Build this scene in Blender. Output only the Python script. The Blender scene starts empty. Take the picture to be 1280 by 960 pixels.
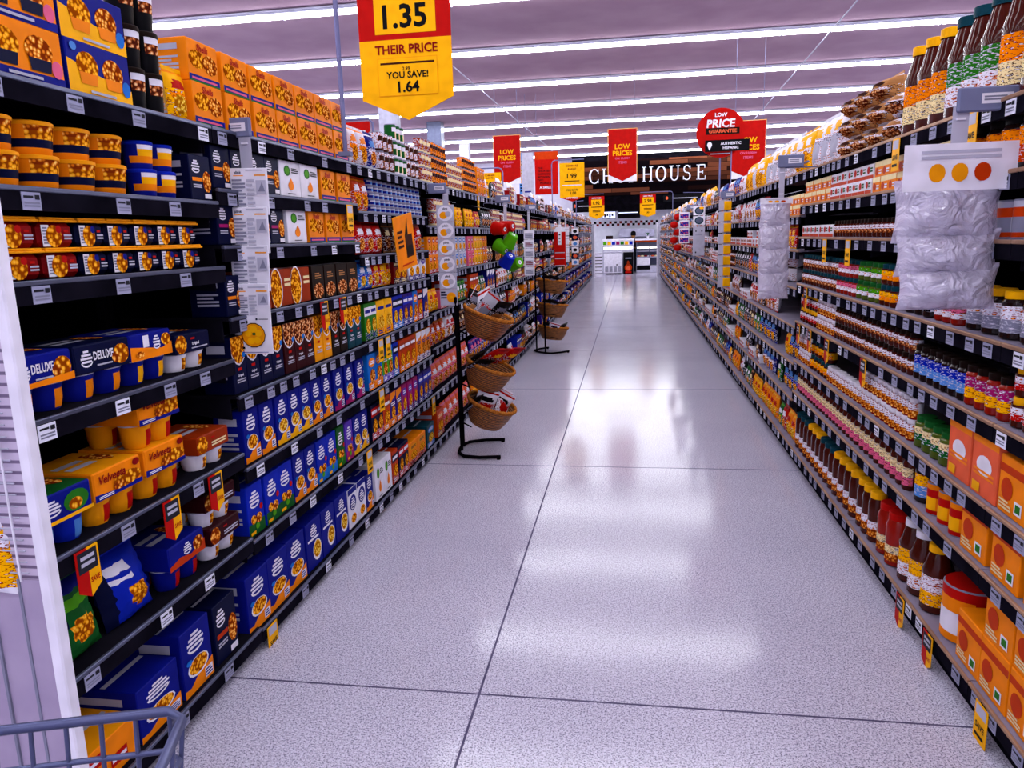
import bpy, math, random
from mathutils import Matrix, Vector
PI = math.pi
D = bpy.data
SC = bpy.context.scene
COL = SC.collection

# ------------------------------------------------------------------ camera, world, exposure
CAM = (0.0, 0.0, 1.55)
cd = D.cameras.new('camera'); cam = D.objects.new('camera', cd); COL.objects.link(cam)
cd.sensor_fit = 'HORIZONTAL'; cd.sensor_width = 36.0; cd.lens = 36.0 * 931.0 / 1280.0
cd.clip_start = 0.05; cd.clip_end = 200
ROT = ((0.98763111, -0.00104914, 0.15679185), (0.15399682, 0.19457707, -0.96872325), (-0.02949178, 0.98088667, 0.19233193))
cam.matrix_world = Matrix.Translation(CAM) @ Matrix(ROT).to_4x4()
SC.camera = cam
w = D.worlds.new('world'); SC.world = w; w.use_nodes = True
w.node_tree.nodes['Background'].inputs[0].default_value = (0.42, 0.40, 0.62, 1)
w.node_tree.nodes['Background'].inputs[1].default_value = 0.25
vs = SC.view_settings
SC.display_settings.display_device = 'sRGB'
vs.view_transform = 'Standard'; vs.look = 'None'; vs.gamma = 1.0; vs.use_curve_mapping = False
vs.exposure = 0.68
LIGHT_STRENGTH = 21.0
LIGHT_COLOR = (0.93, 0.95, 1.0)
SC.cycles.max_bounces = 6; SC.cycles.diffuse_bounces = 3; SC.cycles.glossy_bounces = 3
SC.cycles.transmission_bounces = 4; SC.cycles.transparent_max_bounces = 6
SC.cycles.caustics_reflective = False; SC.cycles.caustics_refractive = False
SC.cycles.use_denoising = True

# ------------------------------------------------------------------ materials
def lin(h):
    c = [int(h[i:i + 2], 16) / 255 for i in (0, 2, 4)]
    return tuple(x / 12.92 if x <= 0.04045 else ((x + 0.055) / 1.055) ** 2.4 for x in c) + (1,)
PAL = dict(navy='050a30', royal='08127c', blue='0a22a8', sky='1466c0', ltblue='4c84d0', orange='f28206', yellow='fab004', amber='f09608',
           rust='bc3404', red='b40a06', crimson='84060c', maroon='30060e', brown='3a1408', choc='180a06', brick='942c06', teal='063846',
           green='10541f', lime='4a9a0c', leaf='246e18', purple='2c1476', violet='5230aa', magenta='9c1462', pink='dc5c84', white='e6e2f0', grey='7f7f96',
           lgrey='b4b2c6', cream='eed9a4', black='08070c', ink='151018', tan='b07848', salmon='e8603c', silver='b8b8c8', steel='5c6078', dgrey='22222c')
ROUGH = dict(black=.45, ink=.5, silver=.25, steel=.35)
METAL = dict(silver=.9, steel=.6)
MATS = {}
def nodes(name):
    m = D.materials.new(name); m.use_nodes = True
    nt = m.node_tree; b = nt.nodes['Principled BSDF']
    return m, nt, b
def noise_color(nt, b, c0, c1, scale, detail=3, coord='Object', lo=.35, hi=.65):
    tc = nt.nodes.new('ShaderNodeTexCoord'); n = nt.nodes.new('ShaderNodeTexNoise'); r = nt.nodes.new('ShaderNodeValToRGB')
    n.inputs['Scale'].default_value = scale; n.inputs['Detail'].default_value = detail
    nt.links.new(tc.outputs[coord], n.inputs['Vector']); nt.links.new(n.outputs['Fac'], r.inputs['Fac'])
    r.color_ramp.elements[0].position = lo; r.color_ramp.elements[1].position = hi
    r.color_ramp.elements[0].color = c0; r.color_ramp.elements[1].color = c1
    nt.links.new(r.outputs['Color'], b.inputs['Base Color'])
    return tc, n, r
def text_print(key):
    base, ink = key[:-2], {'white': 'crimson', 'cream': 'brown', 'yellow': 'brick', 'pink': 'maroon', 'lgrey': 'navy', 'orange': 'crimson', 'amber': 'crimson', 'lime': 'navy', 'tan': 'choc'}.get(key[:-2], 'lgrey')
    m, nt, b = nodes(base + '_lettered_print'); N, L = nt.nodes.new, nt.links.new
    tc = N('ShaderNodeTexCoord'); mp = N('ShaderNodeMapping'); mp.inputs['Scale'].default_value = (1, 1, 3.2)
    n = N('ShaderNodeTexNoise'); n.inputs['Scale'].default_value = 75; n.inputs['Detail'].default_value = 1.5
    L(tc.outputs['Object'], mp.inputs['Vector']); L(mp.outputs[0], n.inputs['Vector'])
    r = N('ShaderNodeValToRGB'); r.color_ramp.interpolation = 'CONSTANT'; e = r.color_ramp.elements
    e[0].position = 0; e[0].color = lin(PAL[base]); e[1].position = .56; e[1].color = lin(PAL[ink]); x = e.new(.36); x.color = lin(PAL[base]); y = e.new(.66); y.color = lin(PAL['orange' if base in ('white', 'lgrey', 'pink') else 'white'])
    e[0].color = lin(PAL[{'white': 'lgrey', 'cream': 'tan'}.get(base, base)])
    L(n.outputs['Fac'], r.inputs['Fac']); L(r.outputs['Color'], b.inputs['Base Color'])
    b.inputs['Roughness'].default_value = .5; b.inputs['Specular IOR Level'].default_value = .0
    return m
def mat(key):
    if key in MATS: return MATS[key]
    if key.endswith('_t'):
        m = text_print(key)
    elif key in SPECIAL:
        m = SPECIAL[key]()
    else:
        m, nt, b = nodes(key + '_print')
        c = lin(PAL[key]); d = tuple(x * .86 for x in c[:3]) + (1,)
        noise_color(nt, b, d, c, 14, 1)
        b.inputs['Roughness'].default_value = ROUGH.get(key, .5)
        b.inputs['Metallic'].default_value = METAL.get(key, 0); b.inputs['Specular IOR Level'].default_value = .0
        b.inputs['Specular IOR Level'].default_value = .05
    MATS[key] = m
    return m
def sp_food(c0, c1, c2, scale=85):
    def f():
        m, nt, b = nodes('pasta_picture_print')
        tc = nt.nodes.new('ShaderNodeTexCoord'); v = nt.nodes.new('ShaderNodeTexVoronoi'); r = nt.nodes.new('ShaderNodeValToRGB')
        v.inputs['Scale'].default_value = scale
        nt.links.new(tc.outputs['Object'], v.inputs['Vector']); nt.links.new(v.outputs['Distance'], r.inputs['Fac'])
        e = r.color_ramp.elements; e[0].position = .15; e[0].color = lin(c0); e[1].position = .62; e[1].color = lin(c2)
        x = e.new(.4); x.color = lin(c1)
        nt.links.new(r.outputs['Color'], b.inputs['Base Color']); b.inputs['Roughness'].default_value = .5; b.inputs['Specular IOR Level'].default_value = .0
        return m
    return f
def sp_floor():
    m, nt, b = nodes('terrazzo_floor')
    N, L = nt.nodes.new, nt.links.new
    tc = N('ShaderNodeTexCoord')
    n1 = N('ShaderNodeTexNoise'); n1.inputs['Scale'].default_value = 190; n1.inputs['Detail'].default_value = 2
    n2 = N('ShaderNodeTexNoise'); n2.inputs['Scale'].default_value = 110; n2.inputs['Detail'].default_value = 3
    n3 = N('ShaderNodeTexNoise'); n3.inputs['Scale'].default_value = 1.3; n3.inputs['Detail'].default_value = 3
    for n in (n1, n2, n3): L(tc.outputs['Object'], n.inputs['Vector'])
    r1 = N('ShaderNodeValToRGB'); e = r1.color_ramp.elements
    e[0].position = .36; e[0].color = lin('746e86'); e[1].position = .50; e[1].color = lin('d4d0e2')
    L(n1.outputs['Fac'], r1.inputs['Fac'])
    r2 = N('ShaderNodeValToRGB'); e = r2.color_ramp.elements
    e[0].position = .40; e[0].color = (.72, .70, .76, 1); e[1].position = .55; e[1].color = (1, 1, 1, 1)
    L(n2.outputs['Fac'], r2.inputs['Fac'])
    r3 = N('ShaderNodeValToRGB'); e = r3.color_ramp.elements
    e[0].position = .3; e[0].color = (.88, .88, .9, 1); e[1].position = .7; e[1].color = (1, 1, 1, 1)
    L(n3.outputs['Fac'], r3.inputs['Fac'])
    a = N('ShaderNodeMix'); a.data_type = 'RGBA'; a.blend_type = 'MULTIPLY'; a.inputs[0].default_value = 1
    L(r1.outputs['Color'], a.inputs[6]); L(r2.outputs['Color'], a.inputs[7])
    c = N('ShaderNodeMix'); c.data_type = 'RGBA'; c.blend_type = 'MULTIPLY'; c.inputs[0].default_value = 1
    L(a.outputs[2], c.inputs[6]); L(r3.outputs['Color'], c.inputs[7])
    L(c.outputs[2], b.inputs['Base Color'])
    b.inputs['Roughness'].default_value = .17
    b.inputs['Specular IOR Level'].default_value = .2
    n4 = N('ShaderNodeTexNoise'); n4.inputs['Scale'].default_value = 5; L(tc.outputs['Object'], n4.inputs['Vector'])
    r4 = N('ShaderNodeMapRange'); r4.inputs[3].default_value = .1; r4.inputs[4].default_value = .17
    L(n4.outputs['Fac'], r4.inputs[0]); L(r4.outputs[0], b.inputs['Roughness'])
    bp = N('ShaderNodeBump'); bp.inputs['Strength'].default_value = .05; bp.inputs['Distance'].default_value = .01
    n5 = N('ShaderNodeTexNoise'); n5.inputs['Scale'].default_value = 3; L(tc.outputs['Object'], n5.inputs['Vector'])
    L(n5.outputs['Fac'], bp.inputs['Height']); L(bp.outputs[0], b.inputs['Normal'])
    return m
def simple(name, c0, c1=None, rough=.5, metal=0, scale=6, **kw):
    def f():
        m, nt, b = nodes(name)
        noise_color(nt, b, lin(c0), lin(c1 or c0), scale)
        b.inputs['Roughness'].default_value = rough; b.inputs['Metallic'].default_value = metal; b.inputs['Specular IOR Level'].default_value = .22 if 'glass' in name else .0
        for k, v in kw.items(): b.inputs[k.replace('_', ' ')].default_value = v
        return m
    return f
def emis(name, col, s):
    def f():
        m, nt, b = nodes(name)
        b.inputs['Base Color'].default_value = (.8, .8, .8, 1)
        b.inputs['Emission Color'].default_value = tuple(col) + (1,); b.inputs['Emission Strength'].default_value = s
        return m
    return f
def sp_wicker():
    m, nt, b = nodes('woven_wicker')
    N, L = nt.nodes.new, nt.links.new
    tc = N('ShaderNodeTexCoord'); mp = N('ShaderNodeMapping'); mp.inputs['Scale'].default_value = (1, 1, 1)
    wv = N('ShaderNodeTexWave'); wv.bands_direction = 'Z'; wv.inputs['Scale'].default_value = 22; wv.inputs['Distortion'].default_value = 2.5
    wv.inputs['Detail Scale'].default_value = 6
    n = N('ShaderNodeTexNoise'); n.inputs['Scale'].default_value = 60
    L(tc.outputs['Object'], wv.inputs['Vector']); L(tc.outputs['Object'], n.inputs['Vector'])
    mx = N('ShaderNodeMath'); mx.operation = 'MULTIPLY'; L(wv.outputs['Fac'], mx.inputs[0]); L(n.outputs['Fac'], mx.inputs[1])
    r = N('ShaderNodeValToRGB'); e = r.color_ramp.elements
    e[0].position = .05; e[0].color = lin('3c1c08'); e[1].position = .5; e[1].color = lin('b8702c')
    L(mx.outputs[0], r.inputs['Fac']); L(r.outputs['Color'], b.inputs['Base Color'])
    bp = N('ShaderNodeBump'); bp.inputs['Strength'].default_value = .8; bp.inputs['Distance'].default_value = .006
    L(wv.outputs['Fac'], bp.inputs['Height']); L(bp.outputs[0], b.inputs['Normal']); b.inputs['Roughness'].default_value = .5
    return m
def sp_plank():
    m, nt, b = nodes('reclaimed_wood_planks')
    N, L = nt.nodes.new, nt.links.new
    tc = N('ShaderNodeTexCoord'); mp = N('ShaderNodeMapping'); mp.inputs['Rotation'].default_value = (PI / 2, 0, 0)
    br = N('ShaderNodeTexBrick'); br.inputs['Scale'].default_value = 1.0
    br.inputs['Brick Width'].default_value = 1.5; br.inputs['Row Height'].default_value = .17; br.inputs['Mortar Size'].default_value = .008
    br.inputs['Color1'].default_value = lin('080508'); br.inputs['Color2'].default_value = lin('6e3c28'); br.inputs['Mortar'].default_value = lin('060406')
    br.inputs['Bias'].default_value = -.2
    L(tc.outputs['Object'], mp.inputs['Vector']); L(mp.outputs[0], br.inputs['Vector']); L(br.outputs['Color'], b.inputs['Base Color']); b.inputs['Specular IOR Level'].default_value = 0
    b.inputs['Roughness'].default_value = .8
    return m
def sp_plastic():
    m, nt, b = nodes('clear_wrinkled_plastic')
    N, L = nt.nodes.new, nt.links.new
    b.inputs['Base Color'].default_value = lin('dcd4ee'); b.inputs['Roughness'].default_value = .1; b.inputs['Specular IOR Level'].default_value = 1.0; b.inputs['Coat Weight'].default_value = 1.0; b.inputs['Coat Roughness'].default_value = .06
    b.inputs['Alpha'].default_value = .68
    tc = N('ShaderNodeTexCoord'); n = N('ShaderNodeTexNoise'); n.inputs['Scale'].default_value = 14; n.inputs['Detail'].default_value = 4; n.inputs['Distortion'].default_value = 2.2
    L(tc.outputs['Object'], n.inputs['Vector'])
    bp = N('ShaderNodeBump'); bp.inputs['Strength'].default_value = 1; bp.inputs['Distance'].default_value = .03
    L(n.outputs['Fac'], bp.inputs['Height']); L(bp.outputs[0], b.inputs['Normal'])
    return m
def sp_perf():
    m, nt, b = nodes('white_slotted_metal')
    N, L = nt.nodes.new, nt.links.new
    tc = N('ShaderNodeTexCoord'); wv = N('ShaderNodeTexWave'); wv.bands_direction = 'Z'; wv.inputs['Scale'].default_value = 12
    r = N('ShaderNodeValToRGB'); e = r.color_ramp.elements
    e[0].position = .12; e[0].color = lin('6a5a78'); e[1].position = .3; e[1].color = lin('c2b4cc')
    L(tc.outputs['Object'], wv.inputs['Vector']); L(wv.outputs['Fac'], r.inputs['Fac']); L(r.outputs['Color'], b.inputs['Base Color'])
    return m
SPECIAL = dict(
    food=sp_food('fbc23c', 'f09a14', '8c3c06'), food2=sp_food('f8cf6c', 'e07a18', '7a2a0a'), food3=sp_food('f4d8a0', 'c86a30', '4a1a10'),
    food4=sp_food('f8e070', 'e8b020', 'a05a08', 90), scene_print=sp_food('f2a03c', '3c8cc8', '241a5a', 30), confetti=sp_food('f0d860', 'd03a5a', '1c2a8a', 40),
    floor=sp_floor, wicker=sp_wicker, planks=sp_plank, plastic=sp_plastic, slotted=sp_perf,
    joint=simple('floor_joint', '4a4460', '5a5470', .6), ceiling=simple('painted_ceiling_deck', 'a88c9c', 'b298a6', .85, scale=1.5),
    wall=simple('painted_wall', 'd0cce0', 'dad6e8', .8), housing=simple('white_fixture_metal', 'c8c8dc', 'd0d0e0', .4),
    tube=emis('lit_diffuser', LIGHT_COLOR, LIGHT_STRENGTH), screen=emis('lit_menu_screen', (.10, .2, .6), .8), casel=emis('lit_case_lamp', (1, .95, .85), 3.0),
    board=simple('dark_shelf_metal', '0e0d14', '18161f', .42), rail=simple('dark_price_rail', '0a0910', '16141e', .3),
    rboard=simple('grey_shelf_metal', '7c7488', '8a8296', .4), rlip=simple('tan_shelf_lip', '8c6a58', 'a8846c', .35, .3),
    tagm=simple('price_tag_paper', '8f90ae', 'a0a0bc', .5), tagw=simple('bright_price_tag_paper', 'dcdcf0', 'e6e6f6', .4),
    backm=simple('dark_back_panel', '06060a', '0c0b12', .7), glassb=simple('brown_sauce_glass', '3a0e06', '4c160a', .12, 0, 8),
    glassr=simple('red_sauce_glass', '7a0e06', '98180a', .12), glassd=simple('dark_jar_glass', '140808', '1e0c0a', .12), glassg=simple('green_pickle_glass', '3c4a10', '55641a', .15),
    post=simple('grey_blue_pole', '6a6a90', '76769c', .4), grem=simple('grey_plastic', '6c7090', '767a9a', .5), cart=simple('grey_cart_wire', '4c5070', '5a5e80', .28, .5),
    blackm=simple('black_powder_coat', '060508', '0c0a10', .3), deliw=simple('white_tile', 'd8d8e6', 'e2e2f0', .3), endcap=simple('white_endcap_metal', '9c8eaa', 'a89ab4', .45),
    rim=simple('wicker_rope', '8c4c1c', 'c07a34', .5, 0, 60), stain=simple('stainless_steel', '9a98b0', 'a8a6c0', .3, .6), glass=simple('case_glass', '8a90b0', 'a0a6c4', .08),
)

# ------------------------------------------------------------------ text and mesh helpers
_TXT = {}
def text_geo(s, bold=False):
    k = (s, bold)
    if k not in _TXT:
        c = D.curves.new('lettering', 'FONT'); c.body = s; c.size = 1; c.resolution_u = 2
        if bold: c.offset = .028
        o = D.objects.new('lettering', c); COL.objects.link(o)
        dg = bpy.context.evaluated_depsgraph_get(); e = o.evaluated_get(dg); me = e.to_mesh()
        vs_ = [(v.co.x, v.co.y) for v in me.vertices]; fs = [tuple(p.vertices) for p in me.polygons]
        nz = [p.normal.z for p in me.polygons]
        fs = [f if z > 0 else f[::-1] for f, z in zip(fs, nz)]
        e.to_mesh_clear(); D.objects.remove(o); D.curves.remove(c)
        if vs_:
            x0, x1 = min(v[0] for v in vs_), max(v[0] for v in vs_); y0, y1 = min(v[1] for v in vs_), max(v[1] for v in vs_)
            vs_ = [((x - (x0 + x1) / 2), (y - (y0 + y1) / 2)) for x, y in vs_]
            _TXT[k] = (vs_, fs, x1 - x0, y1 - y0)
        else: _TXT[k] = ([], [], 1, 1)
    return _TXT[k]

class MB:
    def __init__(s): s.v, s.f, s.m, s.sm, s.keys = [], [], [], [], []
    def k(s, key):
        if key not in s.keys: s.keys.append(key)
        return s.keys.index(key)
    def poly(s, pts, key, smooth=False):
        n = len(s.v); s.v += [tuple(p) for p in pts]; s.f.append(tuple(range(n, n + len(pts)))); s.m.append(s.k(key)); s.sm.append(smooth)
    def box(s, x0, x1, y0, y1, z0, z1, key, top=None, side=None, bottom=None, bev=0.0):
        if x1 < x0: x0, x1 = x1, x0
        if y1 < y0: y0, y1 = y1, y0
        if z1 < z0: z0, z1 = z1, z0
        b = min(bev, (x1 - x0) * .3, (y1 - y0) * .3, (z1 - z0) * .3)
        if b <= 0:
            P = [(x, y, z) for z in (z0, z1) for y in (y0, y1) for x in (x0, x1)]
            for q, kk in (((0, 1, 5, 4), key), ((1, 3, 7, 5), side or key), ((3, 2, 6, 7), key), ((2, 0, 4, 6), side or key), ((4, 5, 7, 6), top or key), ((0, 2, 3, 1), bottom or key)):
                s.poly([P[i] for i in q], kk)
            return
        X, Y, Z = (x0, x1), (y0, y1), (z0, z1)
        n = len(s.v); idx = {}
        for i in (0, 1):
            for j in (0, 1):
                for l in (0, 1):
                    sx, sy, sz = (1, -1)[i], (1, -1)[j], (1, -1)[l]
                    for a, off in enumerate(((0, b, b), (b, 0, b), (b, b, 0))):
                        idx[i, j, l, a] = len(s.v)
                        s.v.append((X[i] + sx * off[0], Y[j] + sy * off[1], Z[l] + sz * off[2]))
        def add(vs_, kk):
            c = [s.v[i] for i in vs_]
            cx = [sum(q[t] for q in c) / len(c) - (X[0] + X[1], Y[0] + Y[1], Z[0] + Z[1])[t] / 2 for t in range(3)]
            nn = (Vector(c[1]) - Vector(c[0])).cross(Vector(c[2]) - Vector(c[0]))
            if nn.dot(Vector(cx)) < 0: vs_ = vs_[::-1]
            s.f.append(tuple(vs_)); s.m.append(s.k(kk)); s.sm.append(False)
        for e in (0, 1):
            add([idx[e, 0, 0, 0], idx[e, 1, 0, 0], idx[e, 1, 1, 0], idx[e, 0, 1, 0]], side or key)
            add([idx[0, e, 0, 1], idx[1, e, 0, 1], idx[1, e, 1, 1], idx[0, e, 1, 1]], key)
            add([idx[0, 0, e, 2], idx[1, 0, e, 2], idx[1, 1, e, 2], idx[0, 1, e, 2]], (top if e else bottom) or key)
        for i in (0, 1):
            for j in (0, 1):
                add([idx[i, j, 0, 0], idx[i, j, 1, 0], idx[i, j, 1, 1], idx[i, j, 0, 1]], key)
                add([idx[i, 0, j, 0], idx[i, 1, j, 0], idx[i, 1, j, 2], idx[i, 0, j, 2]], key)
                add([idx[0, i, j, 1], idx[1, i, j, 1], idx[1, i, j, 2], idx[0, i, j, 2]], key)
                for l in (0, 1): add([idx[i, j, l, 0], idx[i, j, l, 1], idx[i, j, l, 2]], key)
    def prism(s, pts, y0, y1, key, side=None):      # pts in x,z seen from -y, counter-clockwise
        s.poly([(x, y0, z) for x, z in pts], key); s.poly([(x, y1, z) for x, z in pts][::-1], key)
        n = len(pts)
        for i in range(n):
            a, b_ = pts[i], pts[(i + 1) % n]
            s.poly([(a[0], y0, a[1]), (a[0], y1, a[1]), (b_[0], y1, b_[1]), (b_[0], y0, b_[1])], side or key)
    def lathe(s, prof, seg, kf, cx=0, cy=0, sx=1, sy=1, capb=True, capt=True, z=0):
        rings = []; sharp = []
        n = len(prof)
        for i in range(n - 1):
            if i > 0:
                a = math.atan2(prof[i][1] - prof[i - 1][1], prof[i][0] - prof[i - 1][0]); b_ = math.atan2(prof[i + 1][1] - prof[i][1], prof[i + 1][0] - prof[i][0])
                sh = abs((a - b_ + PI) % (2 * PI) - PI) > .6
            else: sh = True
            if sh or not rings:
                st = len(s.v)
                s.v += [(cx + sx * prof[i][0] * math.cos(2 * PI * t / seg), cy + sy * prof[i][0] * math.sin(2 * PI * t / seg), z + prof[i][1]) for t in range(seg)]
                lo = st
            else: lo = hi_
            hi_ = len(s.v)
            s.v += [(cx + sx * prof[i + 1][0] * math.cos(2 * PI * t / seg), cy + sy * prof[i + 1][0] * math.sin(2 * PI * t / seg), z + prof[i + 1][1]) for t in range(seg)]
            rings.append(1)
            for t in range(seg):
                u = (t + 1) % seg
                kk = kf(i, t / seg) if callable(kf) else kf
                s.f.append((lo + t, lo + u, hi_ + u, hi_ + t)); s.m.append(s.k(kk)); s.sm.append(True)
        for c, i, rv in ((capb, 0, True), (capt, n - 1, False)):
            if c and prof[i][0] > 1e-4:
                p = [(cx + sx * prof[i][0] * math.cos(2 * PI * t / seg), cy + sy * prof[i][0] * math.sin(2 * PI * t / seg), z + prof[i][1]) for t in range(seg)]
                kk = kf(-1 if rv else n, 0) if callable(kf) else kf
                s.poly(p[::-1] if rv else p, kk)
    def tube(s, pts, r, key, seg=6, closed=False):
        pts = [Vector(p) for p in pts]; n = len(pts); st = len(s.v)
        up = Vector((.01, .02, 1))
        for i, p in enumerate(pts):
            a = pts[(i - 1) % n] if (closed or i > 0) else p; b_ = pts[(i + 1) % n] if (closed or i < n - 1) else p
            t = (b_ - a).normalized(); u = t.cross(up)
            if u.length < .05: u = t.cross(Vector((0, 1, 0)))
            u.normalize(); v_ = u.cross(t)
            for k_ in range(seg):
                q = p + r * (math.cos(2 * PI * k_ / seg) * u + math.sin(2 * PI * k_ / seg) * v_); s.v.append(tuple(q))
        for i in range(n if closed else n - 1):
            j = (i + 1) % n
            for k_ in range(seg):
                l = (k_ + 1) % seg
                s.f.append((st + i * seg + k_, st + i * seg + l, st + j * seg + l, st + j * seg + k_)); s.m.append(s.k(key)); s.sm.append(True)
        if not closed:
            s.poly([s.v[st + k_] for k_ in range(seg)][::-1], key); s.poly([s.v[st + (n - 1) * seg + k_] for k_ in range(seg)], key)
    def text(s, t, cx, cz, h, y, key, maxw=None, bold=True, shear=0, M=None):
        vs_, fs, tw, th = text_geo(t, bold)
        if not vs_: return
        kx = kz = h / th
        if maxw and tw * kx > maxw: kx = maxw / tw
        n = len(s.v)
        for x, z in vs_:
            p = (cx + x * kx + shear * z * kz, y, cz + z * kz)
            s.v.append(tuple(M @ Vector(p)) if M else p)
        kk = s.k(key)
        for f in fs: s.f.append(tuple(n + i for i in f)); s.m.append(kk); s.sm.append(False)
    def merge(s, o, M=None):
        n = len(s.v)
        s.v += [tuple(M @ Vector(p)) for p in o.v] if M else list(o.v)
        km = [s.k(k_) for k_ in o.keys]
        s.f += [tuple(n + i for i in f) for f in o.f]; s.m += [km[i] for i in o.m]; s.sm += list(o.sm)
    def mesh(s, name):
        me = D.meshes.new(name); me.from_pydata(s.v, [], s.f)
        for k_ in s.keys: me.materials.append(mat(k_))
        me.polygons.foreach_set('material_index', s.m); me.polygons.foreach_set('use_smooth', s.sm); me.update()
        return me
    def build(s, name, parent=None, loc=None, rotz=0):
        o = D.objects.new(name, s.mesh(name)); COL.objects.link(o)
        if parent: o.parent = parent
        if loc: o.location = loc
        if rotz: o.rotation_euler = (0, 0, rotz)
        return o
def tag(o, label, cat, group=None, kind=None):
    o['label'] = label; o['category'] = cat
    if group: o['group'] = group
    if kind: o['kind'] = kind
    return o
def struct(o, label=None):
    o['kind'] = 'structure'
    if label: o['label'] = label
    return o
def empty(name, loc, rotz=0):
    o = D.objects.new(name, None); COL.objects.link(o); o.location = loc; o.rotation_euler = (0, 0, rotz); o.empty_display_size = .05
    return o
ONES = 'zero first second third fourth fifth sixth seventh eighth ninth tenth eleventh twelfth thirteenth fourteenth fifteenth sixteenth seventeenth eighteenth nineteenth'.split()
CARD = 'zero one two three four five six seven eight nine ten eleven twelve thirteen fourteen fifteen sixteen seventeen eighteen nineteen'.split()
def ordw(n):
    if n < 20: return ONES[n]
    t = 'twent thirt fort fift sixt sevent eight ninet'.split()[n // 10 - 2] if n < 100 else 'hundred'
    return t + ('ieth' if n % 10 == 0 else 'y-' + ONES[n % 10])
def cardw(n):
    if n < 20: return CARD[n]
    t = 'twenty thirty forty fifty sixty seventy eighty ninety'.split()[n // 10 - 2]
    return t + ('' if n % 10 == 0 else '-' + CARD[n % 10])

# ------------------------------------------------------------------ structure
XL, XR = -1.41, 1.06          # shelf lips
END = 28.3
WX0, WX1, WY0, WY1, ZC = -13.0, 13.0, -6.0, 33.5, 4.8
m = MB(); m.box(WX0, WX1, WY0, WY1, -.1, 0, 'floor'); struct(m.build('floor'), 'polished speckled terrazzo floor')
m = MB()
for x in (-9.9, -6.77, -3.64, -.517, 2.61, 5.74, 8.87): m.box(x - .004, x + .004, WY0 + .01, WY1 - .01, 0, .0006, 'joint')
for i in range(-3, 12):
    y = 2.278 + 2.63 * i; m.box(WX0 + .01, WX1 - .01, y - .004, y + .004, 0, .0005, 'joint')
struct(m.build('trim_1'), 'thin dark control joints in the floor')
m = MB(); m.box(WX0, WX1, WY0, WY1, ZC, ZC + .1, 'ceiling')
struct(m.build('ceiling'))
for nm, b_ in (('wall_left', (WX0 - .1, WX0, WY0, WY1)), ('wall_right', (WX1, WX1 + .1, WY0, WY1)), ('wall_back', (WX0, WX1, WY0 - .1, WY0)), ('wall_front', (WX0, WX1, WY1, WY1 + .1))):
    m = MB(); m.box(*b_, 0, ZC, 'wall'); struct(m.build(nm))
# thin pipes and hangers under the ceiling
for i, (x, y0, y1) in enumerate(((2.9, 5, 24), (-3.4, 6, 30))):
    m = MB(); m.tube([(x, y0, ZC - .15), (x + .6, y1, ZC - .15)], .012, 'lgrey'); tag(m.build('sprinkler_pipe'), ('thin pipe under the ceiling above the bottles' if i == 0 else 'thin pipe under the ceiling behind the big yellow sign'), 'pipe')
# ceiling lights: continuous strips across the store
k = 0
for i in range(-5, 8):
    y = 10.76 + 2.91 * i
    r = empty('strip_light', (0, y, ZC)); k += 1
    tag(r, f'long white fluorescent strip under the ceiling, {ordw(k)} row counted towards the far wall', 'ceiling light', 'ceiling strip lights')
    h = MB(); h.box(-12.6, 12.6, -.09, .09, -.05, 0, 'housing'); h.box(-12.6, 12.6, -.13, -.09, -.03, -.012, 'housing'); h.box(-12.6, 12.6, .09, .13, -.03, -.012, 'housing')
    for j in range(-5, 6): h.box(j * 2.44 - .01, j * 2.44 + .01, -.065, .065, -.11, -.05, 'housing')
    h.build('housing', r)
    t = MB()
    pr = [(-.06, -.05), (-.052, -.08), (-.03, -.1), (0, -.106), (.03, -.1), (.052, -.08), (.06, -.05)]
    for a, b_ in zip(pr, pr[1:]): t.poly([(-12.5, a[0], a[1]), (-12.5, b_[0], b_[1]), (12.5, b_[0], b_[1]), (12.5, a[0], a[1])], 'tube', True)
    t.build('diffuser', r)
# columns beyond the left shelving
for i, (x, y, s_, c) in enumerate(((-5.43, 21.4, .2, 'steel'), (-3.85, 12.2, .14, 'lgrey'), (-5.6, 26, .16, 'lgrey'))):
    m = MB(); m.box(x - s_, x + s_, y - s_, y + s_, 0, ZC, c, bev=.01); struct(m.build(f'trim_{i + 2}'), 'square roof column beyond the shelving')

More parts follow.
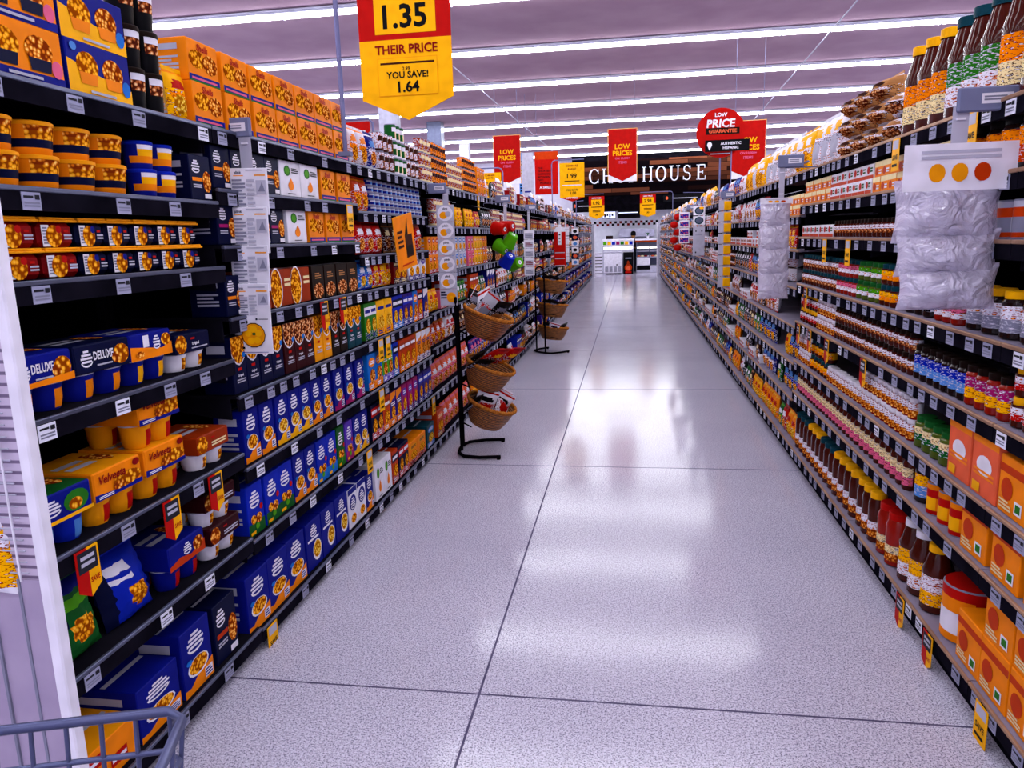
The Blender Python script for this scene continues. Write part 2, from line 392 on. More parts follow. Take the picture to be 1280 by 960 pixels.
# ------------------------------------------------------------------ printed artwork on a flat front
def art(mb, w, h, shapes, y=0.0, hi=True, M=None):
    lay = 0
    def P(pts, key):
        q = [(x, y - .0005 * lay, z) for x, z in pts]
        if M: q = [tuple(M @ Vector(p)) for p in q]
        mb.poly(q, key)
    for sh in shapes:
        t = sh[0]
        if t == 't':
            if not hi: continue
            lay += 1
            mb.text(sh[1], (sh[2] - .5) * w, sh[3] * h, sh[4] * h, y - .0005 * lay, sh[5], sh[6] * w if len(sh) > 6 else None, True, sh[7] if len(sh) > 7 else 0, M)
            continue
        lay += 1
        if t == 'r':
            x0, z0, x1, z1 = (sh[1] - .5) * w, sh[2] * h, (sh[3] - .5) * w, sh[4] * h
            P([(x0, z0), (x1, z0), (x1, z1), (x0, z1)], sh[5])
        elif t == 'p': P([((u - .5) * w, v * h) for u, v in sh[1]], sh[2])
        elif t == 'e':
            n = 14 if hi else 8
            P([((sh[1] - .5) * w + sh[3] * w * math.cos(2 * PI * i / n), sh[2] * h + sh[4] * h * math.sin(2 * PI * i / n)) for i in range(n)], sh[5])
        elif t == 'mac':      # stacked white word bars with a smile under them
            cu, cv, su, sv = sh[1:5]
            for i, ww in enumerate((.45, .8, 1, .85)):
                zz = cv + sv * (.75 - i * .42)
                P([((cu - su * ww / 2 - .5) * w, (zz - sv * .13) * h), ((cu + su * ww / 2 - .5) * w, (zz - sv * .13) * h), ((cu + su * ww / 2 - .5) * w, (zz + sv * .13) * h), ((cu - su * ww / 2 - .5) * w, (zz + sv * .13) * h)], 'white')
            if hi:
                a = [(cu - .5) * w + su * .5 * w * math.cos(t_) for t_ in [PI + PI * i / 8 for i in range(9)]]
                b_ = [(cv - sv * .55) * h + sv * .62 * h * math.sin(t_) for t_ in [PI + PI * i / 8 for i in range(9)]]
                b2 = [(cv - sv * .55) * h + sv * .40 * h * math.sin(t_) for t_ in [PI + PI * i / 8 for i in range(9)]]
                a2 = [(cu - .5) * w + su * .42 * w * math.cos(t_) for t_ in [PI + PI * i / 8 for i in range(9)]]
                P(list(zip(a, b_)) + list(zip(a2, b2))[::-1], 'white')
        elif t == 'lines':
            u0, v0, u1, v1, n, key = sh[1:7]
            if not hi: n = max(1, n // 2)
            for i in range(n):
                v = v0 + (v1 - v0) * (i + .5) / n; dv = (v1 - v0) / n * .28
                ue = u1 - (u1 - u0) * (.25 if i % 3 == 2 else 0)
                P([((u0 - .5) * w, (v - dv) * h), ((ue - .5) * w, (v - dv) * h), ((ue - .5) * w, (v + dv) * h), ((u0 - .5) * w, (v + dv) * h)], key)
def a_mac(base='royal', low='orange', food='food'):
    return [('p', [(0, 0), (1, 0), (1, .3), (.75, .24), (.45, .2), (.2, .1), (0, .12)], low), ('mac', .48, .76, .56, .15), ('e', .5, .36, .36, .15, 'white'), ('e', .5, .37, .32, .13, food), ('r', .68, .05, .95, .2, 'white'), ('lines', .7, .06, .93, .19, 3, 'royal'), ('e', .2, .5, .1, .04, 'sky')]
def a_kids(c2='green'):
    return [('r', 0, 0, 1, .25, c2), ('mac', .45, .72, .6, .16), ('e', .3, .32, .16, .09, 'food'), ('e', .62, .3, .2, .1, 'food2'), ('e', .5, .16, .12, .06, 'lime'), ('e', .8, .5, .1, .06, 'red'), ('r', .05, .04, .35, .1, 'yellow')]
def a_dome(base, food='food'):
    pts = [(0, 1), (0, .72), (.12, .62), (.3, .55), (.5, .52), (.7, .55), (.88, .62), (1, .72), (1, 1)]
    p2 = [(u, v - .03 if v < 1 else 1) for u, v in pts]
    return [('p', p2, 'white'), ('p', pts, food), ('e', .85, .66, .13, .05, 'sky'), ('r', .34, .40, .62, .45, 'red'), ('t', 'Original', .5, .31, .055, 'white', .62), ('lines', .2, .18, .8, .26, 2, 'lgrey')]
def a_velv(food='food', t=True):
    s_ = [('r', 0, 0, 1, .16, 'royal'), ('p', [(0, 0), (.42, 0), (.5, .12), (0, .24)], 'royal'), ('e', .68, .38, .3, .26, food), ('e', .5, .26, .14, .14, 'food2'), ('e', .88, .82, .08, .13, 'crimson'), ('lines', .06, .05, .36, .16, 2, 'white')]
    return s_ + [('t', 'Velveeta', .36, .7, .3, 'crimson', .6, .25)] if t else s_
def a_white():
    return [('e', .36, .72, .16, .15, 'leaf'), ('e', .36, .72, .1, .1, 'lime'), ('lines', .56, .66, .92, .82, 3, 'dgrey'), ('e', .5, .3, .14, .12, 'orange'), ('p', [(.42, .38), (.62, .38), (.5, .52)], 'orange'), ('lines', .3, .06, .7, .1, 1, 'dgrey')]
def a_orange():
    return [('e', .3, .55, .26, .22, 'food'), ('e', .72, .5, .24, .24, 'food2'), ('t', 'Shells', .5, .84, .17, 'red', .75, .2), ('r', 0, 0, 1, .17, 'royal'), ('lines', .08, .04, .9, .13, 1, 'pink'), ('r', 0, 0, 1, .035, 'leaf')]
def a_deluxe(txt='DELUXE'):
    return [('mac', .2, .55, .2, .28), ('t', txt, .5, .56, .3, 'white', .36), ('e', .82, .46, .15, .36, 'food'), ('e', .72, .38, .08, .2, 'food2'), ('lines', .36, .18, .64, .28, 1, 'lgrey')]
def a_bluey():
    return [('p', [(0, 0), (1, 0), (1, .48), (.75, .3), (.4, .42), (0, .55)], 'orange'), ('r', .3, .45, .44, .9, 'white'), ('mac', .62, .6, .17, .26), ('e', .85, .62, .12, .24, 'food'), ('e', .2, .22, .1, .12, 'food2')]
def a_navybox(c='orange'):
    return [('mac', .3, .76, .38, .14), ('e', .78, .42, .2, .24, 'food2'), ('r', .08, .42, .55, .5, c), ('lines', .1, .26, .5, .36, 2, 'lgrey'), ('r', .6, .04, .92, .14, 'white')]
def a_tray(base):
    return [('r', 0, .04, .24, .92, 'white'), ('lines', .03, .12, .22, .86, 6, 'grey'), ('e', .36, .46, .25, .46, 'food'), ('e', .52, .74, .09, .16, 'royal' if base == 'navy' else 'red'), ('r', .68, .62, .82, .72, 'red'), ('lines', .66, .3, .92, .56, 2, 'lgrey')]
def a_gen(c1, c2, food='food', ink='white', logo='e', txt=None):
    s_ = [('r', 0, .0, 1, .22, c1 + '_t')]
    if logo == 'e': s_ += [('e', .5, .76, .4, .13, c2), ('lines', .25, .7, .75, .82, 2, ink)]
    elif logo == 'b': s_ += [('r', 0, .66, 1, .9, c2), ('lines', .1, .7, .9, .86, 1, ink)]
    else: s_ += [('p', [(0, 1), (0, .7), (1, .86), (1, 1)], c2), ('lines', .15, .58, .85, .7, 2, ink)]
    if txt: s_ += [('t', txt, .5, .78, .11, ink, .7)]
    return s_ + [('e', .52, .38, .34, .2, food), ('lines', .1, .04, .6, .16, 2, ink)]

PR = {}
def P_(key, name, cat, desc, w, h, d, fn): PR[key] = dict(name=name, cat=cat, desc=desc, w=w, h=h, d=d, fn=fn)
def box_fn(w, h, d, base, shapes, top=None, side=None, flap=True):
    def fn(hi):
        mb = MB(); mb.box(-w / 2, w / 2, 0, d, 0, h, base, top=top, side=side, bev=.0025 if hi else 0)
        art(mb, w, h, shapes, -.0002, hi)
        if hi:
            mb.box(-w * .45, w * .45, d * .45, d * .52, h, h + .0006, 'lgrey' if base != 'white' else 'grey')
            # side panel print (seen from along the aisle)
            M = Matrix.Translation((-w / 2, d / 2, 0)) @ Matrix.Rotation(-PI / 2, 4, 'Z')
            art(mb, d, h, [('lines', .2, .25, .8, .6, 4, 'lgrey'), ('r', .2, .72, .8, .86, 'lgrey')], -.0004, True, M)
        return mb, []
    return fn
def B(key, name, cat, desc, w, h, d, base, shapes, **kw): P_(key, name, cat, desc, w, h, d, box_fn(w, h, d, base, shapes, **kw))
def lathe_fn(rb, prof, seg, kf, parts=()):
    def fn(hi):
        sg = seg if hi else 8
        mb = MB(); mb.lathe(prof, sg, kf, 0, rb)
        out = []
        for pn, pp, pk in parts:
            q = MB(); q.lathe(pp, sg, pk, 0, rb); out.append((pn, q))
        return mb, out
    return fn
def front(t, a0=.55, a1=.95): return a0 <= t <= a1      # angle share facing -y is .75
def can_fn(r, h, base, c1, food='food', lid=True):
    def kf(i, t):
        if i in (-1, 7, 0, 6): return 'grey'
        if i == 2 and front(t, .66, .86): return food
        if i == 3 and front(t, .66, .86): return food
        if i == 4 and front(t, .6, .9): return c1
        if i == 1: return c1
        return base
    pr = [(r * .97, 0), (r, .004), (r, h * .16), (r, h * .36), (r, h * .55), (r, h * .8), (r, h - .005), (r * .95, h)]
    return lathe_fn(r, pr, 20, kf)
def jar_fn(r, h, glass, label, patch, lid, lh=.022, lab=(.25, .68), shoulder=.82):
    def kf(i, t):
        if i in (2, 3):
            if front(t, .4, 1.1): return (patch if patch in SPECIAL else patch + '_t') if i == 2 else label + '_t'
            return label
        return glass
    hb = h - lh
    m_ = h * (lab[0] + lab[1]) / 2
    pr = [(r * .86, 0), (r, .006), (r, h * lab[0]), (r, m_), (r, h * lab[1]), (r, h * shoulder * .94), (r * .82, hb)]
    lp = [(r * .84, hb), (r * .86, hb + .001), (r * .86, h - .002), (r * .8, h)]
    return lathe_fn(r, pr, 18, kf, [('lid', lp, lid)])
def bottle_fn(r, h, glass, label, patch, cap, neck=.3, capr=.45, caph=.06, handle=False):
    def kf(i, t):
        if i in (2, 3): return ((patch if patch in SPECIAL else patch + '_t') if i == 3 else label + '_t') if front(t, .45, 1.05) else glass
        return glass
    hb = h * (1 - caph)
    pr = [(r * .9, 0), (r, .008), (r, h * .12), (r * .98, h * .32), (r * .96, h * .55), (r, h * .62), (r * .8, h * .72), (r * neck * 1.3, h * .84), (r * neck, hb)]
    cp = [(r * capr, hb - h * .01), (r * capr, h - .002), (r * capr * .9, h)]
    return lathe_fn(r, pr, 18, kf, [('cap', cp, cap)])
def bag_fn(w, h, d, base, kf, seed=0, lean=.12, puff=1):
    def fn(hi):
        nu, nv = (12, 16) if hi else (5, 6)
        mb = MB(); rnd = random.Random(seed)
        wr = [[rnd.uniform(-1, 1) for _ in range(nu + 1)] for _ in range(nv + 1)]
        for side in (0, 1):
            st = len(mb.v)
            for j in range(nv + 1):
                v = j / nv
                for i in range(nu + 1):
                    u = i / nu
                    th = d / 2 * puff * (max(0, math.sin(PI * u)) ** .5) * (max(0, math.sin(PI * min(1, v * 1.0))) ** .55)
                    ww = w * (1 - .07 * math.sin(PI * v))
                    y = d / 2 + (-1 if side == 0 else 1) * (th + (.06 * d * wr[j][i] * (0 < i < nu and 0 < j < nv))) + lean * v * h * .5
                    mb.v.append(((u - .5) * ww, y, v * h))
            for j in range(nv):
                for i in range(nu):
                    a = st + j * (nu + 1) + i; q = (a, a + 1, a + nu + 2, a + nu + 1)
                    mb.f.append(q if side == 0 else q[::-1]); mb.m.append(mb.k(kf((i + .5) / nu, (j + .5) / nv) if side == 0 else base)); mb.sm.append(True)
        if hi:
            mb.box(-w / 2, w / 2, d / 2 + lean * h * .5 - .001, d / 2 + lean * h * .5 + .001, h - .001, h + .012, base)
        return mb, []
    return fn
def bag_art(base, c1, c2, food='food'):
    def kf(u, v):
        if v > .93 or v < .06: return c1
        if .55 <= v < .6: return base + '_t'
        if ((u - .5) / .33) ** 2 + ((v - .7) / .12) ** 2 < 1: return c2
        if ((u - .52) / .34) ** 2 + ((v - .33) / .2) ** 2 < 1: return food
        if .44 < v < .55 and .1 < u < .9: return c1 + '_t'
        return base if v > .55 else base + '_t'
    return kf
def pack_fn(w, h, d, base, shapes, cup='royal', cupart='food', ncup=2, top=None):
    hs = h * .52      # cardboard sleeve over shallow cups
    def fn(hi):
        mb = MB(); z0 = h - hs
        mb.box(-w / 2, w / 2, 0, d, z0, h, base, top=top or base, bev=.004 if hi else 0)
        q = MB(); art(q, w, hs, shapes, -.0003, hi)
        mb.merge(q, Matrix.Translation((0, 0, z0)))
        if hi: art(mb, w, d, [('lines', .1, .3, .6, .7, 2, 'lgrey'), ('e', .8, .5, .12, .25, 'food2')], 0, True, Matrix.Translation((0, 0, h + .0003)) @ Matrix.Rotation(-PI / 2, 4, 'X'))
        out = []
        n = ncup; r = w / n / 2 * .96
        for i in range(n):
            for j in range(2 if hi else 1):
                cx = -w / 2 + w / n * (i + .5)
                c = MB(); c.lathe([(r * .72, 0), (r * .78, .006), (r * .88, z0 * .4), (r * .9, z0 * .75), (r, z0 - .004), (r, z0 - .0005)], 14 if hi else 8,
                                  lambda a, t: cupart if a in (1, 2) and front(t, .66, .84) else ('lgrey' if a == 4 else cup), cx, .006 + r + j * (d - 2 * r - .012))
                out.append(('cup', c))
        return mb, out
    return fn
def tray_fn(w, h, d, base):
    def fn(hi):
        mb = MB()
        n = 18 if hi else 8
        def kf(i, t): return 'amber' if i >= 4 else base
        # rounded rectangular tub with a sealed rim and a wrap label
        pts = []
        for i in range(n): pass
        mb.box(-w / 2 + .004, w / 2 - .004, .004, d - .004, 0, h - .012, base, bev=.012 if hi else 0)
        mb.box(-w / 2 - .002, w / 2 + .002, -.006, d + .002, h - .012, h - .006, 'amber', bev=.002 if hi else 0)
        mb.box(-w / 2 + .002, w / 2 - .002, -.002, d - .002, h - .006, h, 'amber', bev=.002 if hi else 0)
        q = MB(); art(q, w - .016, h - .014, a_tray(base), .0036, hi); mb.merge(q)
        return mb, []
    return fn
def tub_fn(r, h, base, lid, shapes2=('red', 'food', 'royal')):
    def kf(i, t):
        if front(t, .6, .9):
            if i == 2: return shapes2[2]
            if i == 3: return shapes2[1]
            if i == 4: return shapes2[0]
        if i in (2,): return base if not front(t, .5, 1) else shapes2[2]
        return base
    pr = [(r * .8, 0), (r * .83, .004), (r * .86, h * .2), (r * .9, h * .45), (r * .94, h * .7), (r * .97, h * .86)]
    lp = [(r * .99, h * .86), (r, h * .87), (r, h * .97), (r * .93, h)]
    return lathe_fn(r, pr, 20, kf, [('lid', lp, lid)])
def carton_cups(base, low, c):
    return [('r', 0, 0, 1, .16, 'royal') if base == 'orange' else ('p', [(0, 0), (1, 0), (1, .3), (.5, .42), (0, .62)], low), ('e', .3, .56, .17, .27, 'food'), ('e', .7, .56, .17, .27, 'food2'),
            ('p', [(.18, .2), (.42, .2), (.44, .42), (.16, .42)], c), ('p', [(.58, .2), (.82, .2), (.84, .42), (.56, .42)], c), ('e', .9, .3, .07, .16, 'pink' if base == 'orange' else 'sky'), ('e', .1, .86, .05, .08, 'ltblue'), ('lines', .3, .03, .7, .12, 1, 'lgrey')]

# cup cartons, tubs, packs, trays
B('carton_o', 'pasta_cup_carton', 'carton', 'orange carton of pasta cups', .26, .132, .2, 'orange', carton_cups('orange', 'royal', 'navy'))
B('carton_b', 'pasta_cup_carton', 'carton', 'blue carton of pasta cups', .255, .132, .2, 'royal', carton_cups('royal', 'yellow', 'orange'))
P_('canister', 'ramen_tub', 'tub', 'dark round noodle tub', .085, .118, .085, tub_fn(.042, .118, 'black', 'choc', ('white', 'food3', 'black')))
B('carton_s', 'shells_carton', 'carton', 'orange shells carton', .185, .134, .16, 'orange', a_orange(), side='orange')
P_('tub_o', 'pasta_tub', 'tub', 'orange round pasta tub', .125, .08, .125, tub_fn(.062, .08, 'orange', 'amber', ('food2', 'food', 'navy')))
P_('tub_b', 'pasta_tub', 'tub', 'blue round pasta tub', .09, .08, .09, tub_fn(.045, .08, 'royal', 'blue', ('white', 'yellow', 'orange')))
P_('tray_n', 'pasta_tray', 'tray', 'navy microwave pasta tray', .112, .074, .11, tray_fn(.11, .074, .12, 'navy'))
P_('tray_m', 'pasta_tray', 'tray', 'dark red microwave pasta tray', .125, .074, .11, tray_fn(.123, .074, .12, 'crimson'))
P_('tray_k', 'pasta_tray_sleeve', 'pack', 'dark navy sleeved pasta tray', .2, .12, .2, pack_fn(.195, .12, .2, 'navy', [('e', .14, .5, .16, .48, 'food'), ('r', .42, .66, .54, .76, 'red'), ('t', 'Original', .55, .42, .2, 'white', .3), ('lines', .42, .15, .9, .26, 1, 'lgrey')], 'white', 'food'))
P_('tray_b', 'pasta_tray_sleeve', 'pack', 'rust brown sleeved pasta tray', .2, .12, .2, pack_fn(.195, .12, .2, 'brick', [('e', .14, .5, .16, .48, 'food'), ('r', .42, .66, .54, .76, 'red'), ('lines', .42, .2, .9, .5, 2, 'cream')], 'white', 'food'))
P_('tray_r', 'pasta_tray_sleeve', 'pack', 'maroon sleeved pasta tray', .2, .12, .2, pack_fn(.195, .12, .2, 'maroon', [('e', .14, .5, .16, .48, 'food2'), ('r', .42, .66, .54, .76, 'red'), ('lines', .42, .2, .9, .5, 2, 'lgrey')], 'white', 'food'))
P_('pack_d', 'cup_four_pack', 'pack', 'navy deluxe pasta cup pack', .215, .15, .2, pack_fn(.215, .15, .2, 'navy', a_deluxe(), 'royal', 'orange'))
P_('pack_l', 'cup_four_pack', 'pack', 'blue and orange deluxe cup pack', .2, .15, .2, pack_fn(.2, .15, .2, 'royal', a_deluxe() + [('p', [(0, 0), (1, 0), (1, .25), (0, .12)], 'orange')], 'royal', 'orange'))
P_('pack_y', 'cup_four_pack', 'pack', 'blue and yellow pasta cup pack', .2, .15, .2, pack_fn(.2, .15, .2, 'royal', a_bluey(), 'royal', 'yellow'))
P_('pack_g', 'cup_four_pack', 'pack', 'blue pasta cup pack with green vegetables', .2, .15, .2, pack_fn(.2, .15, .2, 'royal', [('mac', .3, .55, .3, .26), ('e', .72, .5, .22, .36, 'leaf'), ('e', .7, .4, .12, .2, 'food'), ('r', 0, 0, 1, .12, 'yellow')], 'blue', 'ltblue', top='green'))
P_('pack_v', 'cup_four_pack', 'pack', 'orange shells and cheese cup pack', .2, .155, .22, pack_fn(.2, .155, .22, 'orange', a_velv(), 'amber', 'red', top='amber'))
P_('pack_f', 'cup_four_pack', 'pack', 'blue and fiery orange cup pack', .2, .15, .2, pack_fn(.2, .15, .2, 'royal', [('p', [(0, 0), (1, 0), (1, .5), (.6, .2), (.3, .35), (0, .2)], 'rust'), ('mac', .5, .58, .22, .24), ('e', .8, .5, .15, .3, 'food2')], 'royal', 'red'))
P_('bag_g', 'pasta_pouch', 'pouch', 'green pasta pouch', .2, .2, .09, bag_fn(.2, .2, .1, 'green', lambda u, v: 'food' if ((u - .6) / .25) ** 2 + ((v - .4) / .18) ** 2 < 1 else ('navy' if u < .3 and v > .5 else ('lime' if .7 < v < .8 else ('royal' if v > .85 else 'green'))), 3, .5))
P_('bag_b', 'pasta_pouch', 'pouch', 'bright blue pasta pouch', .2, .2, .09, bag_fn(.21, .2, .1, 'blue', lambda u, v: 'food' if ((u - .6) / .22) ** 2 + ((v - .35) / .16) ** 2 < 1 else ('white' if .2 < u < .55 and (.62 < v < .7 or .78 < v < .86) else ('navy' if u < .2 else 'blue')), 4, .5))
B('lay_or', 'snack_carton', 'carton', 'orange carton with red logo patches', .24, .12, .2, 'orange', [('r', .08, .55, .38, .85, 'red'), ('r', .5, .2, .78, .5, 'red'), ('lines', .1, .62, .36, .78, 1, 'white'), ('lines', .52, .27, .76, .43, 1, 'white'), ('lines', .1, .1, .45, .4, 3, 'lgrey')], top='amber')
B('mac_lay', 'macaroni_box', 'box', 'royal blue macaroni box', .2, .17, .24, 'royal', a_mac(), top='royal')
B('mac_big', 'macaroni_box', 'box', 'tall royal blue macaroni box', .17, .225, .18, 'royal', a_mac())
B('mac_nv', 'macaroni_box', 'box', 'tall navy macaroni box', .15, .22, .16, 'navy', a_navybox('rust'), top='navy')
B('mac', 'macaroni_box', 'box', 'royal blue macaroni box', .115, .205, .12, 'royal', a_mac(), top='royal')
B('mac_p', 'macaroni_box', 'box', 'blue macaroni box with purple band', .115, .205, .12, 'royal', a_mac('royal', 'magenta', 'food4'))
B('mac_lo', 'macaroni_box', 'box', 'blue macaroni box with yellow band', .115, .205, .12, 'royal', a_mac('royal', 'yellow', 'food4'))
B('mac_k', 'macaroni_box', 'box', 'blue macaroni box with character shapes', .125, .2, .12, 'blue', a_kids())
B('mac_kp', 'macaroni_box', 'box', 'purple shaped macaroni box', .1, .2, .12, 'violet', a_kids('magenta'))
B('mac_kg', 'macaroni_box', 'box', 'green shaped macaroni box', .1, .2, .12, 'green', a_kids('leaf'))
B('mac_kb', 'macaroni_box', 'box', 'sky blue spiral macaroni box', .12, .2, .12, 'blue', a_kids('sky'))
B('mac_w', 'macaroni_box', 'box', 'blue and white macaroni box', .12, .21, .16, 'white', [('r', 0, .86, 1, 1, 'royal'), ('e', .5, .62, .38, .2, 'royal'), ('mac', .5, .62, .5, .14), ('e', .5, .22, .3, .12, 'food')], top='royal')
B('mac_bg', 'macaroni_box', 'box', 'deep blue macaroni box with white bowl', .16, .225, .2, 'royal', [('mac', .5, .8, .4, .12), ('lines', .1, .58, .8, .66, 1, 'white'), ('e', .65, .34, .28, .22, 'white'), ('e', .65, .36, .24, .18, 'food4')])
B('nav', 'macaroni_box', 'box', 'navy upright macaroni box', .125, .145, .14, 'navy', a_navybox())
B('nav_p', 'macaroni_box', 'box', 'navy macaroni box with magenta band', .125, .145, .14, 'navy', a_navybox('magenta'))
B('wht', 'shells_box', 'box', 'white shells box with green logo', .185, .145, .14, 'white', a_white())
B('wht_t', 'shells_box', 'box', 'tall white shells box with green logo', .14, .215, .16, 'white', a_white())
B('org', 'shells_box', 'box', 'orange shells box', .17, .14, .14, 'orange', a_orange())
B('brk', 'pasta_bowl_box', 'box', 'rust brown pasta bowl box', .18, .15, .14, 'brick', [('e', .22, .5, .3, .56, 'white'), ('e', .2, .5, .28, .52, 'food'), ('lines', .62, .5, .95, .78, 2, 'cream')])
B('drk', 'pasta_bowl_box', 'box', 'black brown pasta box with tan bowls', .14, .15, .14, 'choc', [('e', .5, .24, .42, .24, 'food3'), ('lines', .25, .6, .75, .8, 3, 'tan')])
for c, nm in (('navy', 'navy'), ('maroon', 'maroon'), ('amber', 'yellow'), ('choc', 'black'), ('teal', 'teal')):
    B('dome_' + c, 'noodle_box', 'box', nm + ' noodle box with pasta dome', .098, .21, .12, c, a_dome(c, {'maroon': 'food3', 'choc': 'food3'}.get(c, 'food')))
def V(key, nm, desc, w, h, c, c1, c2, food='food', logo='e', ink='white', d=.13, name='dinner_box', cat='box', txt=None):
    B(key, name, cat, desc, w, h, d, c, a_gen(c1, c2, food, ink, logo, txt))
V('g1', 0, 'green rice side box', .1, .2, 'leaf', 'green', 'white', 'food4', 'b', 'royal')
V('g2', 0, 'yellow pasta side box', .14, .2, 'yellow', 'amber', 'yellow', 'food4', 'b', 'royal')
V('g3', 0, 'blue pasta side box', .105, .2, 'blue', 'sky', 'navy', 'food4', 'b')
V('g4', 0, 'purple rice side box', .105, .2, 'purple', 'royal', 'blue', 'food', 'b')
V('g5', 0, 'red orange dinner box', .12, .2, 'rust', 'red', 'navy', 'food', 'b')
V('g6', 0, 'blue and white dinner box', .12, .2, 'royal', 'white', 'white', 'food2', 'd', 'royal')
V('g7', 0, 'light blue stroganoff box', .12, .2, 'sky', 'orange', 'orange', 'food2', 'e')
V('g8', 0, 'lime and blue dinner box', .1, .2, 'lime', 'violet', 'sky', 'food2', 'd')
V('g9', 0, 'orange skillet dinner box', .125, .2, 'rust', 'orange', 'brick', 'food', 'b', 'white')
V('g10', 0, 'white and orange dinner box', .11, .2, 'orange', 'white', 'white', 'food2', 'd', 'purple')
V('g11', 0, 'magenta dinner box', .1, .2, 'magenta', 'purple', 'violet', 'food', 'e')
V('g12', 0, 'navy and red dinner box', .1, .2, 'navy', 'red', 'red', 'food', 'b')
V('g13', 0, 'purple and orange dinner box', .11, .2, 'purple', 'orange', 'orange', 'food', 'd')
V('g14', 0, 'orange cracker carton', .2, .15, 'orange', 'rust', 'amber', 'food', 'e', 'navy', .2, 'cracker_carton', 'carton')
V('g15', 0, 'teal flour carton', .2, .16, 'teal', 'sky', 'ltblue', 'food4', 'e', 'white', .2, 'cracker_carton', 'carton')
V('g16', 0, 'dark red pasta box', .15, .15, 'crimson', 'maroon', 'maroon', 'food', 'b', 'cream')
V('g17', 0, 'white and purple pasta box', .13, .15, 'white', 'purple', 'violet', 'food', 'e')
V('g18', 0, 'red orange stacked carton', .2, .2, 'rust', 'brick', 'salmon', 'food', 'e', 'cream', .2, 'cracker_carton', 'carton')
V('g19', 0, 'grey soup mix box', .12, .13, 'lgrey', 'grey', 'sky', 'food', 'e')
V('g20', 0, 'pink soup mix box', .12, .13, 'pink', 'red', 'red', 'food', 'e')
V('g21', 0, 'yellow soup mix box', .12, .13, 'yellow', 'amber', 'orange', 'food4', 'e')
V('g22', 0, 'orange soup mix box', .1, .13, 'orange', 'red', 'red', 'food', 'e')
def G(key, desc, w, h, d, base, c1, c2, food='food', name='snack_pouch', cat='pouch', seed=1, lean=.12):
    P_(key, name, cat, desc, w, h, d, bag_fn(w, h, d, base, bag_art(base, c1, c2, food), seed, lean))
G('p1', 'red orange pasta pouch', .12, .17, .06, 'rust', 'orange', 'white')
G('p2', 'red rice pouch', .14, .17, .06, 'red', 'crimson', 'white', 'food2')
G('p3', 'blue pouch with orange picture', .14, .19, .07, 'royal', 'white', 'ltblue', 'food2')
G('p4', 'white pouch with orange picture', .13, .19, .07, 'white', 'orange', 'orange', 'food')
G('p5', 'sky blue pouch', .11, .15, .05, 'sky', 'blue', 'white', 'food4')
G('p6', 'yellow pouch', .11, .15, .05, 'yellow', 'orange', 'red', 'food4')
G('p7', 'red pouch with yellow picture', .11, .15, .05, 'red', 'yellow', 'yellow', 'food4')
G('p8', 'green pouch', .11, .16, .05, 'green', 'lime', 'white', 'food')
G('p9', 'brown grain pouch', .12, .16, .05, 'brown', 'tan', 'cream', 'food3')
G('p10', 'salmon pink snack pouch', .15, .19, .07, 'salmon', 'pink', 'white', 'food2')
G('p11', 'white and red snack pouch', .14, .18, .07, 'white', 'red', 'red', 'food3')
G('p12', 'dark blue snack pouch', .14, .18, .07, 'navy', 'blue', 'ltblue', 'food')
G('p13', 'orange snack pouch', .13, .17, .06, 'orange', 'yellow', 'red', 'food4')
G('p14', 'purple snack pouch', .13, .17, .06, 'purple', 'magenta', 'pink', 'food')
G('p15', 'black snack pouch', .13, .17, .06, 'black', 'grey', 'white', 'food3')
G('s1', 'white sack with brown print', .24, .1, .2, 'white', 'brown', 'tan', 'food3', 'grain_sack', 'bag', 5, 0)
G('s2', 'brown sack with white print', .24, .1, .2, 'tan', 'white', 'brown', 'food3', 'grain_sack', 'bag', 6, 0)
G('s3', 'white chip bag', .2, .28, .1, 'white', 'lgrey', 'yellow', 'lgrey', 'chip_bag', 'bag', 7, .4)
G('s4', 'yellow and white chip bag', .2, .26, .1, 'yellow', 'white', 'white', 'food', 'chip_bag', 'bag', 8, .3)
P_('c1', 'soup_can', 'can', 'orange labelled soup can', .072, .1, .072, can_fn(.035, .1, 'orange_t', 'maroon', 'food3'))
P_('c2', 'soup_can', 'can', 'white labelled soup can', .085, .11, .085, can_fn(.041, .11, 'white_t', 'brown', 'food3'))
P_('c3', 'fish_can', 'can', 'flat blue can', .085, .036, .085, can_fn(.041, .036, 'royal', 'lgrey', 'ltblue'))
P_('c4', 'soup_can', 'can', 'green labelled vegetable can', .075, .1, .075, can_fn(.036, .1, 'green', 'white', 'cream'))
P_('c5', 'soup_can', 'can', 'rust red labelled soup can', .075, .1, .075, can_fn(.036, .1, 'brick_t', 'cream', 'food'))
P_('c6', 'bean_can', 'can', 'green and yellow can', .085, .12, .085, can_fn(.041, .12, 'lime', 'yellow', 'red'))
P_('c7', 'bean_can', 'can', 'orange and red can', .085, .12, .085, can_fn(.041, .12, 'orange', 'red', 'yellow'))
P_('redcan', 'sauce_can', 'can', 'very large red sauce can', .19, .2, .19, can_fn(.093, .2, 'red', 'orange', 'white'))
P_('gcan', 'milk_can', 'can', 'dull grey can', .1, .11, .1, can_fn(.048, .11, 'lgrey', 'rust', 'grey'))
def J(key, desc, r, h, glass, label, patch, lid, name='sauce_jar', **kw): P_(key, name, 'jar', desc, r * 2 + .004, h, r * 2, jar_fn(r, h, glass, label, patch, lid, **kw))
J('j1', 'white labelled brown sauce jar', .033, .088, 'glassb', 'white', 'food3', 'teal')
J('j2', 'white labelled jar with yellow lid', .033, .088, 'glassb', 'white', 'red', 'yellow')
J('j3', 'pink labelled sauce jar', .033, .088, 'glassr', 'pink', 'white', 'teal')
J('j4', 'yellow labelled sauce jar', .033, .088, 'glassb', 'yellow', 'orange', 'teal')
